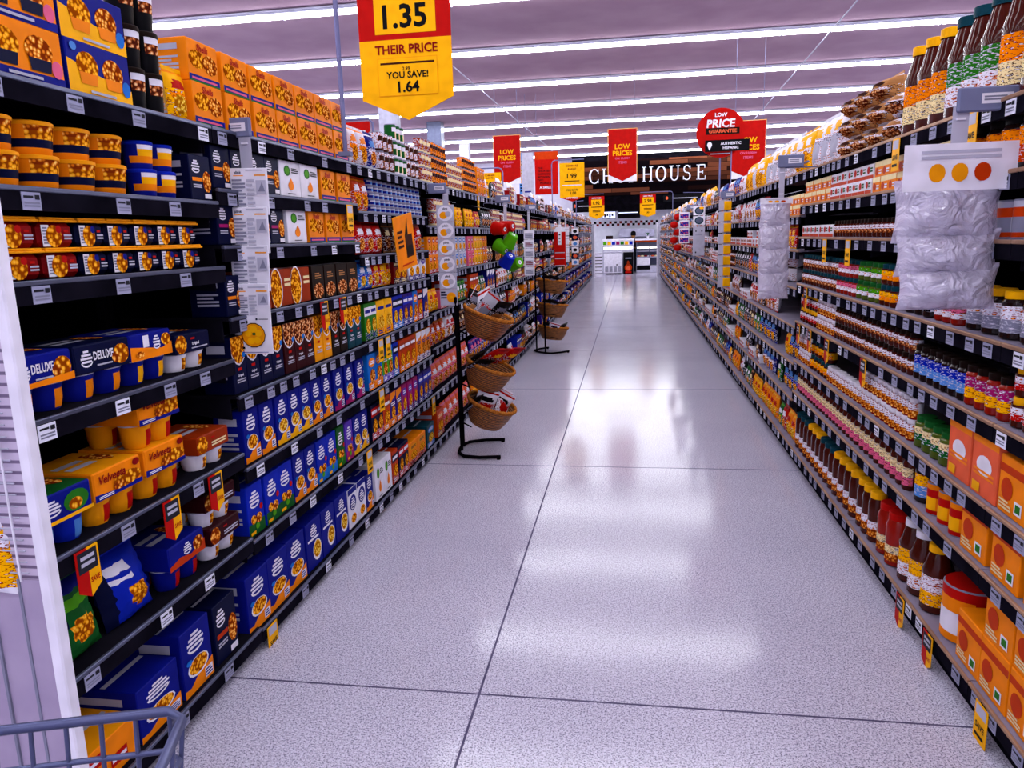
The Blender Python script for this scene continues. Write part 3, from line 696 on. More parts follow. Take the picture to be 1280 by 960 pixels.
J('j5', 'green labelled sauce jar', .033, .088, 'glassg', 'lime', 'white', 'green')
J('j6', 'black and white labelled jar', .036, .088, 'glassd', 'white', 'black', 'red')
J('j7', 'small brown spice jar', .026, .082, 'glassb', 'white', 'food3', 'choc', 'spice_jar')
J('j8', 'small spice jar with blue label', .03, .13, 'glassd', 'blue', 'ltblue', 'choc', 'spice_jar', lab=(.2, .72))
J('j9', 'spice jar with purple and yellow label', .03, .13, 'glassr', 'magenta', 'yellow', 'choc', 'spice_jar', lab=(.2, .72))
J('j10', 'white capped seasoning jar', .028, .085, 'glassr', 'white', 'food2', 'white', 'spice_jar', lab=(.1, .8))
J('j11', 'dark jar with orange label', .048, .15, 'glassd', 'orange', 'rust', 'black', lab=(.1, .75))
J('j12', 'large white labelled dark jar', .048, .14, 'glassd', 'white', 'grey', 'yellow', lab=(.15, .7))
J('j13', 'tall brown sauce jar with yellow lid', .042, .235, 'glassb', 'white', 'food2', 'yellow', lab=(.12, .42), lh=.03)
J('j14', 'tall brown sauce jar with green lid', .042, .235, 'glassb', 'white', 'food2', 'teal', lab=(.12, .42), lh=.03)
J('j15', 'wide dark red sauce jar', .055, .23, 'glassr', 'cream', 'food2', 'red', lab=(.1, .4), lh=.03)
J('j16', 'large jar with yellow and green label', .05, .16, 'glassd', 'yellow', 'ltblue', 'black', lab=(.15, .7))
J('j17', 'olive green pickle jar', .04, .12, 'glassg', 'cream', 'green', 'green', 'pickle_jar')
J('j18', 'red salsa jar', .042, .12, 'glassr', 'orange', 'yellow', 'red', 'salsa_jar')
def BT(key, desc, r, h, glass, label, patch, cap, name='sauce_bottle', **kw): P_(key, name, 'bottle', desc, r * 2 + .006, h, r * 2, bottle_fn(r, h, glass, label, patch, cap, **kw))
BT('b1', 'tall brown bottle with yellow cap', .058, .33, 'glassb', 'cream', 'orange', 'yellow', neck=.5, capr=.62, caph=.09)
BT('b2', 'tall brown bottle with teal cap', .058, .33, 'glassb', 'white', 'leaf', 'teal', neck=.5, capr=.62, caph=.09)
BT('b3', 'slim brown bottle with pink label', .03, .17, 'glassb', 'pink', 'cream', 'choc', neck=.4, capr=.5)
BT('b4', 'big bottle with white cap', .055, .26, 'glassb', 'white', 'yellow', 'white', neck=.5, capr=.65, caph=.1)
BT('b5', 'big bottle with orange yellow cap', .055, .26, 'glassb', 'yellow', 'white', 'yellow', neck=.5, capr=.65, caph=.1)
BT('b6', 'red sauce bottle', .032, .18, 'red', 'white', 'royal', 'white', neck=.4, capr=.5)
BT('b7', 'white dressing bottle', .035, .2, 'white', 'sky', 'green', 'green', neck=.4, capr=.5)
B('ob', 'taco_box', 'box', 'orange taco dinner box', .17, .17, .2, 'orange', [('r', 0, .72, 1, .86, 'rust'), ('e', .3, .45, .2, .2, 'rust'), ('r', .6, .12, .85, .34, 'white'), ('r', .64, .16, .81, .3, 'leaf'), ('lines', .08, .08, .5, .26, 3, 'cream')], top='orange')
B('ob2', 'taco_box', 'box', 'upright red orange taco box', .17, .2, .1, 'salmon', [('r', 0, .82, 1, .95, 'orange'), ('e', .5, .5, .3, .16, 'white'), ('lines', .1, .3, .9, .44, 2, 'orange'), ('r', .1, .05, .4, .2, 'yellow')])
B('sb', 'seasoning_box', 'box', 'small orange and white seasoning box', .1, .065, .1, 'orange', [('r', 0, .65, 1, 1, 'cream'), ('e', .3, .35, .2, .25, 'rust'), ('lines', .55, .15, .9, .5, 2, 'white')])
B('sb2', 'seasoning_box', 'box', 'small white and red seasoning box', .1, .065, .1, 'white', [('r', 0, .0, 1, .25, 'rust'), ('e', .3, .6, .2, .25, 'red'), ('lines', .55, .4, .9, .8, 2, 'green')])
B('pk1', 'tea_box', 'box', 'small purple box', .13, .08, .1, 'violet', a_gen('purple', 'pink'))

# ------------------------------------------------------------------ shelving
RND = random.Random(11)
BAYL = [1.50, 2.46] + [2.46 + 1.36 * i for i in range(1, 20)]
BAYR = [.95 + 1.36 * i for i in range(0, 21)]
BAYL = [b for b in BAYL if b < END + .3]; BAYR = [b for b in BAYR if b < END + .3]
LV_L = {0: [.105, .475, .805, 1.155, 1.485, 1.705, 1.955], 1: [.095, .455, .74, 1.015, 1.30, 1.555, 1.75, 1.955], 2: [.095, .455, .74, 1.02, 1.295, 1.485, 1.715, 1.955]}
LV_LF = [.095, .455, .78, 1.035, 1.315, 1.655, 1.955]
LV_RN = [.14, .515, .72, .975, 1.215, 1.505, 1.70, 1.905]
LV_RF = [.14, .45, .69, .93, 1.18, 1.42, 1.64, 1.905]
def levels(side, b):
    if side == 'left': return LV_L.get(b, LV_LF)
    return LV_RN if b < 3 else LV_RF
DEPTH = .46
def card(kind):
    mb = MB(); mb.box(-.029, .029, -.0015, 0, -.021, .021, 'tagm' if kind == 0 else 'tagw')
    art(mb, .058, .042, [('lines', .08, .62, .6, .86, 1, 'dgrey'), ('lines', .08, .15, .9, .5, 2, 'grey'), ('r', .66, .6, .92, .86, 'dgrey')], -.0016, True, Matrix.Translation((0, 0, -.021)))
    return mb.mesh('price_tag')
TAGM = [card(0), card(1)]
def sale(kind):
    mb = MB()
    if kind == 0:
        mb.box(-.04, .04, -.002, 0, -.125, .0, 'yellow'); art(mb, .08, .125, [('r', .1, .68, .9, .95, 'lgrey'), ('t', 'SAVE', .5, .42, .16, 'choc', .7), ('lines', .15, .1, .85, .25, 1, 'choc')], -.0022, True, Matrix.Translation((0, 0, -.125)))
    else:
        mb.prism([(-.042, -.11), (.0, -.135), (.0, 0), (-.042, 0)], -.002, 0, 'red'); mb.prism([(.0, -.135), (.042, -.11), (.042, 0), (.0, 0)], -.002, 0, 'yellow')
        art(mb, .084, .125, [('r', .08, .5, .92, .95, 'dgrey'), ('lines', .2, .6, .8, .88, 2, 'lgrey'), ('t', 'SAVE', .72, .28, .12, 'red', .4)], -.0022, True, Matrix.Translation((0, 0, -.125)))
    return mb.mesh('sale_tag')
SALEM = [sale(0), sale(1)]
def sideframe(side):
    return (XL, 1) if side == 'left' else (XR, -1)
def lvname(side, b, l):
    n = len(levels(side, b))
    return 'bottom shelf' if l == 0 else ('top shelf' if l == n - 1 else 'shelf ' + cardw(l + 1))
def bayname(side, b): return f'{side} bay {cardw(b + 1)}'
def shelf_mesh(L, side, tags):
    mb = MB(); bk, lk = ('board', 'board') if side == 'left' else ('rboard', 'rlip')
    mb.box(0, L, .0, DEPTH, -.012, 0, bk)                     # board
    mb.box(0, L, -.006, .004, -.058, -.012, 'rail')            # upright price rail
    mb.box(0, L, -.009, .006, -.013, -.001, lk if side == 'right' else 'steel', bev=.002)
    for y in (.1, .3): mb.box(.01, L - .01, y, y + .02, -.026, -.012, 'rail')
    if tags:
        q = MB(); y = .06
        while y < L - .05:
            q.box(y - .025, y + .025, -.0085, -.006, -.055, -.016, 'tagm'); y += RND.uniform(.12, .3)
        return mb, q
    return mb, None
def bracket_mesh():
    mb = MB(); mb.prism([(0, -.012), (.0, -.09), (.06, -.085), (.38, -.03), (.38, -.012)], 0, .004, 'rail'); return mb.mesh('bracket')
BRM = bracket_mesh()
def fr(side, along, out, z):           # local shelf frame -> world location; 'out' is depth into the shelf
    return (XL - out, along, z) if side == 'left' else (XR + out, along, z)
ROTS = {'left': PI / 2, 'right': -PI / 2}
SALE_SPOTS = {('left', 1, 0): [(2.40, 0)], ('left', 0, 2): [(1.62, 1), (1.99, 1), (2.24, 1)], ('left', 1, 1): [(3.72, 0)], ('left', 1, 4): [(3.27, 1), (3.5, 1)], ('left', 2, 4): [], ('left', 2, 3): [(4.02, 0), (4.15, 0)],
              ('left', 2, 2): [(3.98, 0)], ('left', 2, 1): [(5.08, 0)], ('left', 1, 6): [(3.68, 0)], ('left', 3, 6): [(7.0, 0)],
              ('right', 1, 7): [(2.62, 0), (3.3, 0)], ('right', 2, 5): [(3.9, 0), (4.35, 0)], ('right', 2, 4): [(4.75, 1)], ('right', 2, 3): [(4.9, 1), (4.6, 1), (4.2, 1)], ('right', 1, 3): [(3.55, 1)],
              ('right', 1, 0): [(2.9, 1), (2.62, 1), (2.2, 0)]}
def build_bays(side, bays):
    x, s_ = sideframe(side)
    sh_cache = {}
    for b in range(len(bays) - 1):
        y0, y1 = bays[b], bays[b + 1]; L = y1 - y0 - .006; near = y0 < 7.0
        g = empty('gondola_unit', fr(side, (y0 + y1) / 2, .5, 0), ROTS[side])
        tag(g, f'black back panel and uprights holding the shelves, {bayname(side, b)}', 'shelving frame', 'gondola units')
        p = MB(); p.box(-L / 2, L / 2, 0, .02, .02, 1.95 if side == 'left' else 1.9, 'backm'); p.build('back_panel', g)
        for e in (-1, 1):
            q = MB(); q.box(e * (L / 2 - .012) - .011, e * (L / 2 - .012) + .011, -.03, 0, 0, 1.94 if side == 'left' else 1.89, 'board'); q.build('upright', g)
        q = MB(); q.box(-L / 2, L / 2, -.46, -.02, 0, .03, 'rail'); q.build('kick_plate', g)
        for l, z in enumerate(levels(side, b)):
            key = (side, round(L, 3), near, RND.randint(0, 4) if not near else 0)
            if key not in sh_cache:
                mb, q = shelf_mesh(L, side, not near); sh_cache[key] = (mb.mesh('gondola_shelf'), q.mesh('price_tag_row') if q else None)
            o = D.objects.new('gondola_shelf', sh_cache[key][0]); COL.objects.link(o)
            # local x runs along the aisle in the product frame
            o.location = fr(side, y0 if side == 'left' else y1, 0, z); o.rotation_euler = (0, 0, ROTS[side])
            tag(o, f"{'black' if side == 'left' else 'grey'} metal shelf board with price rail, {lvname(side, b, l)}, {bayname(side, b)}", 'shelf', 'shelf boards')
            if sh_cache[key][1]:
                c = D.objects.new('price_tag_row', sh_cache[key][1]); COL.objects.link(c); c.parent = o
            if l > 0 and near:
                for e in (.004, L - .008):
                    c = D.objects.new('bracket', BRM); COL.objects.link(c); c.parent = o; c.location = (e, 0.03, 0); c.rotation_euler = (0, 0, PI / 2)
            if near:
                sp = [abs(a - (y0 if side == 'left' else y1)) for a, k_ in SALE_SPOTS.get((side, b, l), [])]
                for a, (yy, kd) in zip(sp, SALE_SPOTS.get((side, b, l), [])):
                    c = D.objects.new('sale_tag', SALEM[kd]); COL.objects.link(c); c.parent = o; c.location = (a, -.012, -.012); c['label'] = 'yellow sale tag' if kd == 0 else 'red and yellow sale tag'
                y = RND.uniform(.05, .12); dense = side == 'right' or b >= 2 or (b == 1 and l in (3, 4))
                while y < L - .04:
                    if all(abs(y - a) > .07 for a in sp):
                        c = D.objects.new('price_tag', TAGM[1 if RND.random() < .18 else 0]); COL.objects.link(c); c.parent = o; c.location = (y, -.0065, -.036)
                    y += RND.uniform(.1, .19) if dense else RND.uniform(.19, .36)
build_bays('left', BAYL); build_bays('right', BAYR)

# ------------------------------------------------------------------ products on the shelves
PLACED = []
def put(side, b, l, y0, y1, key, stack=1, rec=.012, jit=.004, gap=.003, lay=1.0):
    p = PR[key]; n = max(1, int((y1 - y0 + .03) / (p['w'] + gap))); z = levels(side, b)[l] + .001
    step = (y1 - y0) / n
    if step > p['w'] * 1.3 and n > 0: step = p['w'] + gap * 2
    for i in range(n):
        yy = y0 + step * (i + .5)
        for t in range(stack if isinstance(stack, int) else RND.choice(stack)):
            rc = rec + RND.uniform(0, jit) + (.004 * t)
            PLACED.append(dict(key=key, side=side, b=b, l=l, t=t, n=stack, y=yy, x=XL - rc if side == 'left' else XR + rc, z=z + t * (p['h'] * lay + .0008), r=ROTS[side] + RND.uniform(-.02, .02)))
def rows(side, b, spec):
    for l, segs in spec.items():
        for s_ in segs: put(side, b, l, *s_[:3], **(dict(stack=s_[3]) if len(s_) > 3 and not isinstance(s_[3], dict) else (s_[3] if len(s_) > 3 else {})))
rows('left', 0, {
    6: [(1.555, 1.815, 'carton_o', 2), (1.825, 2.08, 'carton_b', 2), (2.10, 2.275, 'canister', 3), (2.30, 2.38, 'p6'), (2.395, 2.46 + .12, 'carton_s', 2)],
    5: [(1.54, 2.06, 'tub_o', 2), (2.09, 2.29, 'tub_b', 2), (2.33, 2.455, 'nav', 1)],
    4: [(1.53, 1.79, 'tray_m', 2), (1.79, 2.35, 'tray_n', 2)],
    3: [(1.50, 1.70, 'pack_l'), (1.71, 1.925, 'pack_d'), (1.93, 2.13, 'pack_y'), (2.15, 2.34, 'tray_k', 1)],
    2: [(1.50, 1.70, 'pack_g'), (1.71, 1.91, 'pack_v', 1), (1.93, 2.13, 'pack_v', 2), (2.2, 2.4, 'tray_b', 1)],
    1: [(1.52, 1.73, 'bag_g'), (1.74, 1.95, 'bag_b'), (1.98, 2.19, 'pack_f', 1), (2.21, 2.42, 'tray_r', 2)],
    0: [(1.51, 1.75, 'lay_or', 1), (1.76, 1.965, 'mac_lay'), (1.98, 2.15, 'mac_big'), (2.17, 2.33, 'mac_nv')]})
rows('left', 1, {
    7: [(2.6, 3.80, 'carton_s', 2)],
    6: [(2.47, 2.98, 'nav'), (2.99, 3.37, 'wht'), (3.39, 3.80, 'org')],
    5: [(2.47, 2.99, 'nav_p'), (3.01, 3.2, 'wht'), (3.22, 3.80, 'org')],
    4: [(2.47, 2.6, 'nav'), (2.63, 3.20, 'brk'), (3.21, 3.80, 'drk')],
    3: [(2.47, 2.88, 'dome_navy'), (2.89, 3.19, 'dome_maroon'), (3.19, 3.39, 'dome_amber'), (3.39, 3.6, 'dome_choc'), (3.60, 3.80, 'dome_teal')],
    2: [(2.50, 2.75, 'mac'), (2.76, 3.1, 'mac_lo'), (3.1, 3.35, 'mac'), (3.36, 3.8, 'mac_p')],
    1: [(2.47, 2.60, 'mac_k'), (2.61, 2.86, 'mac_k'), (2.87, 3.1, 'mac'), (3.11, 3.35, 'mac_kb'), (3.36, 3.46, 'mac_kg'), (3.47, 3.57, 'mac_kp'), (3.58, 3.80, 'mac_lo')],
    0: [(2.40, 2.92, 'mac_big'), (2.93, 3.43, 'mac_bg'), (3.44, 3.70, 'mac_w'), (3.70, 3.82, 'mac')]})
rows('left', 2, {
    7: [(3.86, 4.14, 'p4'), (4.15, 4.30, 'p3'), (4.32, 4.6, 'c2', 2), (4.6, 4.85, 'c4', 3), (4.86, 5.16, 'c2', 2)],
    6: [(3.86, 4.1, 'p1'), (4.12, 5.16, 'c3', 5)],
    5: [(3.86, 4.3, 'p2'), (4.32, 4.6, 'p9'), (4.62, 5.16, 'p2')],
    4: [(3.86, 4.08, 'p5'), (4.08, 4.3, 'p7'), (4.3, 4.4, 'p6'), (4.42, 4.7, 'g16'), (4.72, 5.16, 'g17')],
    3: [(3.86, 4.06, 'g1'), (4.06, 4.34, 'g2'), (4.35, 4.56, 'g3'), (4.57, 4.78, 'g4'), (4.78, 4.9, 'g7'), (4.9, 5.03, 'g5'), (5.03, 5.16, 'g6')],
    2: [(3.86, 4.1, 'g7'), (4.1, 4.3, 'g8'), (4.31, 4.42, 'g3'), (4.43, 4.8, 'g9'), (4.81, 5.16, 'g10')],
    1: [(3.86, 4.06, 'g12'), (4.07, 4.18, 'g9'), (4.19, 4.42, 'g13'), (4.43, 4.8, 'g11'), (4.82, 5.16, 'g4')],
    0: [(3.86, 4.15, 'wht_t'), (4.16, 4.29, 'g5'), (4.3, 4.5, 'g12'), (4.52, 4.92, 'g14', 1), (4.94, 5.16, 'g15', 1)]})
rows('left', 3, {
    6: [(5.22, 5.5, 'c5', 3), (5.5, 5.95, 'c1', 3), (5.96, 6.5, 'c5', 2)],
    5: [(5.5, 6.0, 'c5', 2), (6.05, 6.2, 'p1'), (6.22, 6.5, 'p6')],
    4: [(5.24, 5.9, 'g22', 2), (5.92, 6.5, 'g19', 2)],
    3: [(5.24, 5.5, 'p6'), (5.52, 5.75, 'g20'), (5.76, 6.1, 'g9'), (6.12, 6.5, 'p8')],
    2: [(5.24, 5.7, 'p1'), (5.72, 6.1, 'p11'), (6.12, 6.5, 'p9')],
    1: [(5.24, 6.5, 'p10')],
    0: [(5.24, 5.45, 'g18', 1), (5.5, 6.5, 'p10')]})
rows('left', 4, {
    6: [(6.58, 7.1, 'c1', 3), (7.12, 7.5, 'g22', 2), (7.5, 7.86, 'p4')],
    5: [(6.6, 6.95, 'p6'), (7.0, 7.3, 'p7'), (7.35, 7.86, 'p15')],
    4: [(6.58, 6.85, 'g20', 2), (6.86, 7.25, 'g21', 2), (7.26, 7.5, 'g22', 2), (7.55, 7.86, 'p9')],
    3: [(6.6, 7.0, 'g9'), (7.02, 7.4, 'p8'), (7.42, 7.86, 'g6')],
    2: [(6.6, 7.0, 'p7'), (7.02, 7.3, 'p6'), (7.32, 7.86, 'p2')],
    1: [(6.6, 7.86, 'p14')], 0: [(6.6, 7.2, 'p13'), (7.2, 7.86, 'p10')]})
rows('right', 1, {
    7: [(2.31, 2.60, 'b1'), (2.60, 2.98, 'b2'), (2.99, 3.40, 'b1'), (3.42, 3.66, 's1', 2)],
    6: [(2.31, 2.72, 'j11'), (2.74, 3.66, 'sb', 2)],
    5: [(2.31, 2.6, 'gcan'), (2.64, 3.1, 'j18'), (3.12, 3.66, 'j7', 1)],
    4: [(2.31, 2.66, 'j12', 1), (2.68, 2.9, 'j3', 2), (2.92, 3.28, 'j6', 2), (3.3, 3.5, 'j4', 2), (3.5, 3.66, 'j5', 2)],
    3: [(2.31, 2.6, 'j9', 1), (2.6, 3.05, 'j8', 1), (3.06, 3.66, 'j7', 2)],
    2: [(2.31, 2.46, 'ob2', 1), (2.5, 2.64, 'ob2', 1), (2.68, 3.0, 'j17', 1), (3.02, 3.66, 'j10', 2)],
    1: [(2.31, 2.52, 'ob', 1), (2.54, 2.84, 'c7', 1), (2.86, 2.98, 'j16'), (3.02, 3.66, 'b3')],
    0: [(2.31, 2.46, 'ob'), (2.48, 2.70, 'redcan', 1), (2.72, 2.84, 'b5', 1), (2.85, 3.09, 'b4', 1), (3.12, 3.36, 'j15'), (3.38, 3.66, 'j13')]})
rows('right', 0, {
    7: [(1.8, 2.3, 'b1')], 6: [(1.9, 2.3, 'j11')], 5: [(1.8, 2.3, 'gcan')], 4: [(1.8, 2.3, 'j12')], 3: [(1.8, 2.3, 'j2', 2)],
    2: [(1.75, 2.3, 'ob', 1)], 1: [(1.75, 2.1, 'ob', 1), (2.12, 2.30, 'ob', 1)], 0: [(1.6, 2.3, 'ob', 2)]})
rows('right', 2, {
    7: [(3.68, 4.4, 's2', 3), (4.42, 4.84, 's3'), (4.84, 5.02, 's3')],
    6: [(3.68, 4.4, 'sb2', 2), (4.4, 5.02, 'sb', 2)],
    5: [(3.68, 4.3, 'j7'), (4.3, 5.02, 'sb2', 1)],
    4: [(3.68, 3.85, 'j5', 2), (3.86, 4.2, 'j3', 2), (4.2, 5.02, 'j1', 2)],
    3: [(3.68, 4.2, 'j7', 2), (4.2, 4.6, 'j10', 2), (4.6, 5.02, 'j2', 2)],
    2: [(3.68, 4.3, 'j10', 1), (4.3, 4.7, 'j4', 2), (4.7, 5.02, 'j10', 2)],
    1: [(3.68, 4.3, 'b3'), (4.3, 5.02, 'b3')],
    0: [(3.68, 4.1, 'j13'), (4.1, 4.4, 'j14'), (4.4, 4.7, 'j13'), (4.7, 5.02, 'j14')]})
rows('right', 3, {
    7: [(5.05, 5.5, 's4'), (5.5, 6.37, 's3')],
    6: [(5.05, 6.37, 'sb', 2)], 5: [(5.3, 6.37, 'p7')], 4: [(5.6, 6.37, 's1', 2)],
    3: [(5.9, 6.37, 'p11')],
    2: [(5.05, 5.35, 'p12'), (5.36, 5.5, 'p6'), (5.9, 6.37, 'p12')], 1: [(5.05, 5.5, 'p12'), (5.6, 5.75, 'p8'), (5.9, 6.37, 'p3')],
    0: [(5.05, 5.35, 'p13'), (5.36, 5.5, 'p2'), (5.5, 5.66, 'p8'), (5.7, 6.37, 'p13')]})
THEME = dict(
    ltop=['c5', 'p15', 'g16', 's3', 'p11', 'c2', 'p3', 'p9'], lmid=['p15', 'p9', 'g19', 'p11', 'p14', 'g16', 'g12', 'c5', 'p2', 'drk', 'p8'], llow=['g6', 'g12', 'drk', 'p11', 'p9', 'g4', 'g16', 'g3', 's1', 'p12', 'p15'],
    rtop=['s3', 's4', 'p11', 'p9', 'p3', 'p15'], rmid=['p7', 'p13', 'p9', 'p11', 'p2', 'p15', 'sb2', 'p12', 'p2', 'j7'], rlow=['p6', 'p9', 'p12', 'p9', 'p11', 'p15', 'p3', 'j7', 'p8', 'p13'])
for side, bays, b0 in (('left', BAYL, 5), ('right', BAYR, 4)):
    for b in range(b0, len(bays) - 1):
        n = len(levels(side, b))
        for l in range(n):
            th = THEME[side[0] + ('top' if l == n - 1 else 'mid' if l >= n // 2 else 'low')]
            y = bays[b] + .03
            while y < bays[b + 1] - .16:
                L = min(RND.choice((.14, .28, .3, .42)), bays[b + 1] - .02 - y); k_ = RND.choice(th)
                hgap = (levels(side, b)[l + 1] - levels(side, b)[l] - .06) if l < n - 1 else .3
                st = 1
                if PR[k_]['h'] * 2 < hgap: st = 2
                if PR[k_]['h'] > hgap: k_ = 'g22' if side == 'left' else 'sb2'
                put(side, b, l, y, y + L, k_, st); y += L + .02
COUNT = {}
for p in sorted(PLACED, key=lambda q: (q['y'], q['l'], q['t'])):
    pr = PR[p['key']]; k_ = (pr['desc'], p['side'], p['b'], p['l'], p['t']); COUNT[k_] = COUNT.get(k_, 0) + 1; p['i'] = COUNT[k_]
TIER = ['lowest', 'second', 'third', 'fourth', 'fifth']
def label_of(p):
    pr = PR[p['key']]; s_ = pr['desc'] + ', ' + ordw(p['i']) + ' along'
    if p['n'] != 1: s_ += ', ' + TIER[p['t']] + ' tier'
    return s_ + ', ' + lvname(p['side'], p['b'], p['l']) + ', ' + bayname(p['side'], p['b'])
MESH = {}
def product(key, hi):
    if (key, hi) not in MESH:
        mb, parts = PR[key]['fn'](hi)
        if hi: MESH[key, hi] = (mb.mesh(PR[key]['name']), [(n, q.mesh(n)) for n, q in parts], None)
        else:
            for n, q in parts: mb.merge(q)
            MESH[key, hi] = (mb.mesh(PR[key]['name']), [], mb)
    return MESH[key, hi]
NAMEC = {}; REST = {}
def spawn(name, key, loc, rot, hi, label, cat, group):
    me, parts, _ = product(key, hi)
    o = D.objects.new(name, me); COL.objects.link(o); o.location = loc; o.rotation_euler = rot; tag(o, label, cat, group)
    for n, pm in parts:
        c = D.objects.new(n, pm); COL.objects.link(c); c.parent = o
    return o
for p in sorted(PLACED, key=lambda q: q['y']):
    pr = PR[p['key']]; nm = pr['name']; NAMEC[nm] = NAMEC.get(nm, 0) + 1
    if NAMEC[nm] > 290:
        product(p['key'], False); q = REST.setdefault(nm, MB())
        q.merge(MESH[p['key'], False][2], Matrix.Translation((p['x'], p['y'], p['z'])) @ Matrix.Rotation(p['r'], 4, 'Z')); continue
    spawn(nm, p['key'], (p['x'], p['y'], p['z']), (0, 0, p['r']), p['y'] < 7.0, label_of(p), pr['cat'], f"{pr['name'].replace('_', ' ')} rows on the {p['side']} shelves")
for nm, q in REST.items():
    tag(q.build(nm + '_mass'), f"{nm.replace('_', ' ')} rows on the farthest shelves of the aisle", 'groceries', None, 'stuff')

# ------------------------------------------------------------------ signs
def slab(mb, pts, t, key, y=0): mb.prism(pts, y, y + t, key)
def T3(x, y, z, M=None): return Matrix.Translation((x, y, z))
def flag(name, x0, x1, zt, zb, tip, y, label, face, arts, frame='red', pole=None, cat='sign', group=None, thick=.004):
    cx = (x0 + x1) / 2; w_ = x1 - x0; h_ = zt - tip
    r = empty(name, (cx, y, tip)); tag(r, label, cat, group)
    mb = MB(); sb = zb - tip
    mb.prism([(-w_ / 2, sb), (0, 0), (w_ / 2, sb), (w_ / 2, h_), (-w_ / 2, h_)], 0, thick, frame)
    art(mb, w_, h_, arts, -.0003, True)
    mb.build('sign_face', r)
    if pole:
        q = MB(); px, z0, ztop = pole
        sgn = 1 if px < cx else -1
        q.tube([(px - cx, .012, z0 - tip), (px - cx, .012, ztop - tip - .06), (px - cx + sgn * .02, .012, ztop - tip - .015), (px - cx + sgn * .06, .012, ztop - tip), (sgn * w_ / 2 * .98, .012, ztop - tip)], .0085 if y > 5 else .012, 'post', 8)
        q.box(px - cx - .03, px - cx + .03, -.01, .03, z0 - tip - .02, z0 - tip, 'grem'); q.build('sign_pole', r)
    return r
Y1 = [('r', 0, .0, 1, 1, 'yellow')]
H = 2.95 - 2.115
def nz(z, z0=2.115, h=H): return (z - z0) / h
flag('price_flag', -1.262, -.818, 2.95, 2.212, 2.115, 3.6, 'large yellow and red price flag reading 1.35 above the orange cartons', None,
     [('p', [(0, nz(2.212)), (.5, 0), (1, nz(2.212)), (1, nz(2.475)), (0, nz(2.475))], 'yellow'), ('r', .18, nz(2.50), .84, nz(2.90), 'yellow'),
      ('t', '1.35', .51, nz(2.575), nz(2.62) - nz(2.53) + .02, 'black', .56), ('lines', .2, nz(2.65), .8, nz(2.68), 1, 'brown'),
      ('t', 'THEIR PRICE', .51, nz(2.432), .05, 'crimson', .68), ('r', .19, nz(2.225), .84, nz(2.395), 'amber'), ('r', .195, nz(2.228), .835, nz(2.392), 'yellow'),
      ('lines', .22, nz(2.362), .81, nz(2.378), 1, 'brown'), ('t', '2.99', .5, nz(2.345), .02, 'brown', .12),
      ('t', 'YOU SAVE!', .51, nz(2.318), .038, 'black', .52), ('t', '1.64', .52, nz(2.265), .062, 'black', .3)], pole=(-1.372, 1.985, 3.0))
def price(x0, x1, zt, zb, tip, y, lab, p1, p2, pole, compare=False):
    h_ = zt - tip; a = (zb - tip) / h_
    if compare:
        arts = [('r', 0, a, 1, 1, 'yellow'), ('t', 'COMPARE', .5, .92, .055, 'crimson', .7), ('t', '&SAVE!', .5, .84, .055, 'crimson', .55), ('t', p1, .5, .66, .13, 'black', .6), ('r', .1, .415, .9, .435, 'white'),
                ('lines', .2, .51, .8, .55, 1, 'brown'), ('t', 'YOU SAVE!', .5, .3, .05, 'black', .6), ('t', p2, .55, .22, .075, 'black', .34), ('t', 'LOW PRICE', .5, .095, .045, 'white', .6)]
    else:
        arts = [('p', [(0, a), (.5, 0), (1, a), (1, .6), (0, .6)], 'yellow'), ('r', .16, .6, .86, .86, 'yellow'), ('t', 'LOW PRICE', .5, .92, .06, 'white', .7), ('t', p1, .5, .71, .15, 'black', .55),
                ('lines', .15, .5, .85, .56, 1, 'brown'), ('lines', .25, .3, .75, .4, 2, 'brown'), ('t', p2, .5, .2, .08, 'black', .3)]
    flag('price_flag', x0, x1, zt, zb, tip, y, lab, None, arts, pole=pole)
price(-1.211, -.785, 2.79, 2.21, 2.138, 13.3, 'yellow compare and save flag reading 1.99', '1.99', '1.00', (-1.346, 1.98, 2.84), True)
price(-1.07, -.672, 2.545, 2.05, 1.965, 20, 'small red and yellow flag reading 1.92 before the freezer', '1.92', '.98', (-1.4, 1.98, 2.6))
price(.243, .64, 2.55, 2.045, 1.98, 20, 'small red and yellow flag reading 2.98 before the glass case', '2.98', '.90', (1.07, 1.93, 2.6))
price(-1.983, -1.683, 2.40, 2.06, 1.99, 10, 'yellow compare sign half hidden behind the soup cans', '2.49', '1.00', (-1.66, 1.975, 2.46), True)
def banner(x0, x1, zt, zb, y, lab):
    w_, h_ = x1 - x0, zt - zb
    r = empty('low_price_banner', ((x0 + x1) / 2, y, zb)); tag(r, lab, 'banner', 'low price banners')
    mb = MB(); mb.box(-w_ / 2, w_ / 2, 0, .006, 0, h_, 'yellow')
    art(mb, w_, h_, [('r', .015, .0, .985, .992, 'white'), ('p', [(.02, .14), (.5, .01), (.98, .14), (.98, .99), (.02, .99)], 'red'), ('t', 'LOW', .5, .665, .095, 'yellow', .62), ('t', 'PRICES', .5, .54, .095, 'yellow', .9),
                     ('t', 'ON 10,000+', .5, .44, .05, 'pink', .8), ('t', 'ITEMS', .5, .365, .05, 'pink', .42)], -.0004)
    mb.build('banner_face', r)
    for e in (-.4, .4):
        q = MB(); q.tube([(e * w_, .003, h_), (e * w_, .003, ZC - zb)], .004, 'grem', 5); q.build('hanging_wire', r)
    return r
banner(-2.93, -2.33, 3.716, 2.70, 16.5, 'red low prices banner hanging beside the smile sign')
banner(-.46, .135, 3.665, 2.62, 16.0, 'red low prices banner hanging in front of the wooden wall letters')
banner(1.74, 2.32, 3.43, 2.45, 14.0, 'red low prices banner partly behind the round red sign')
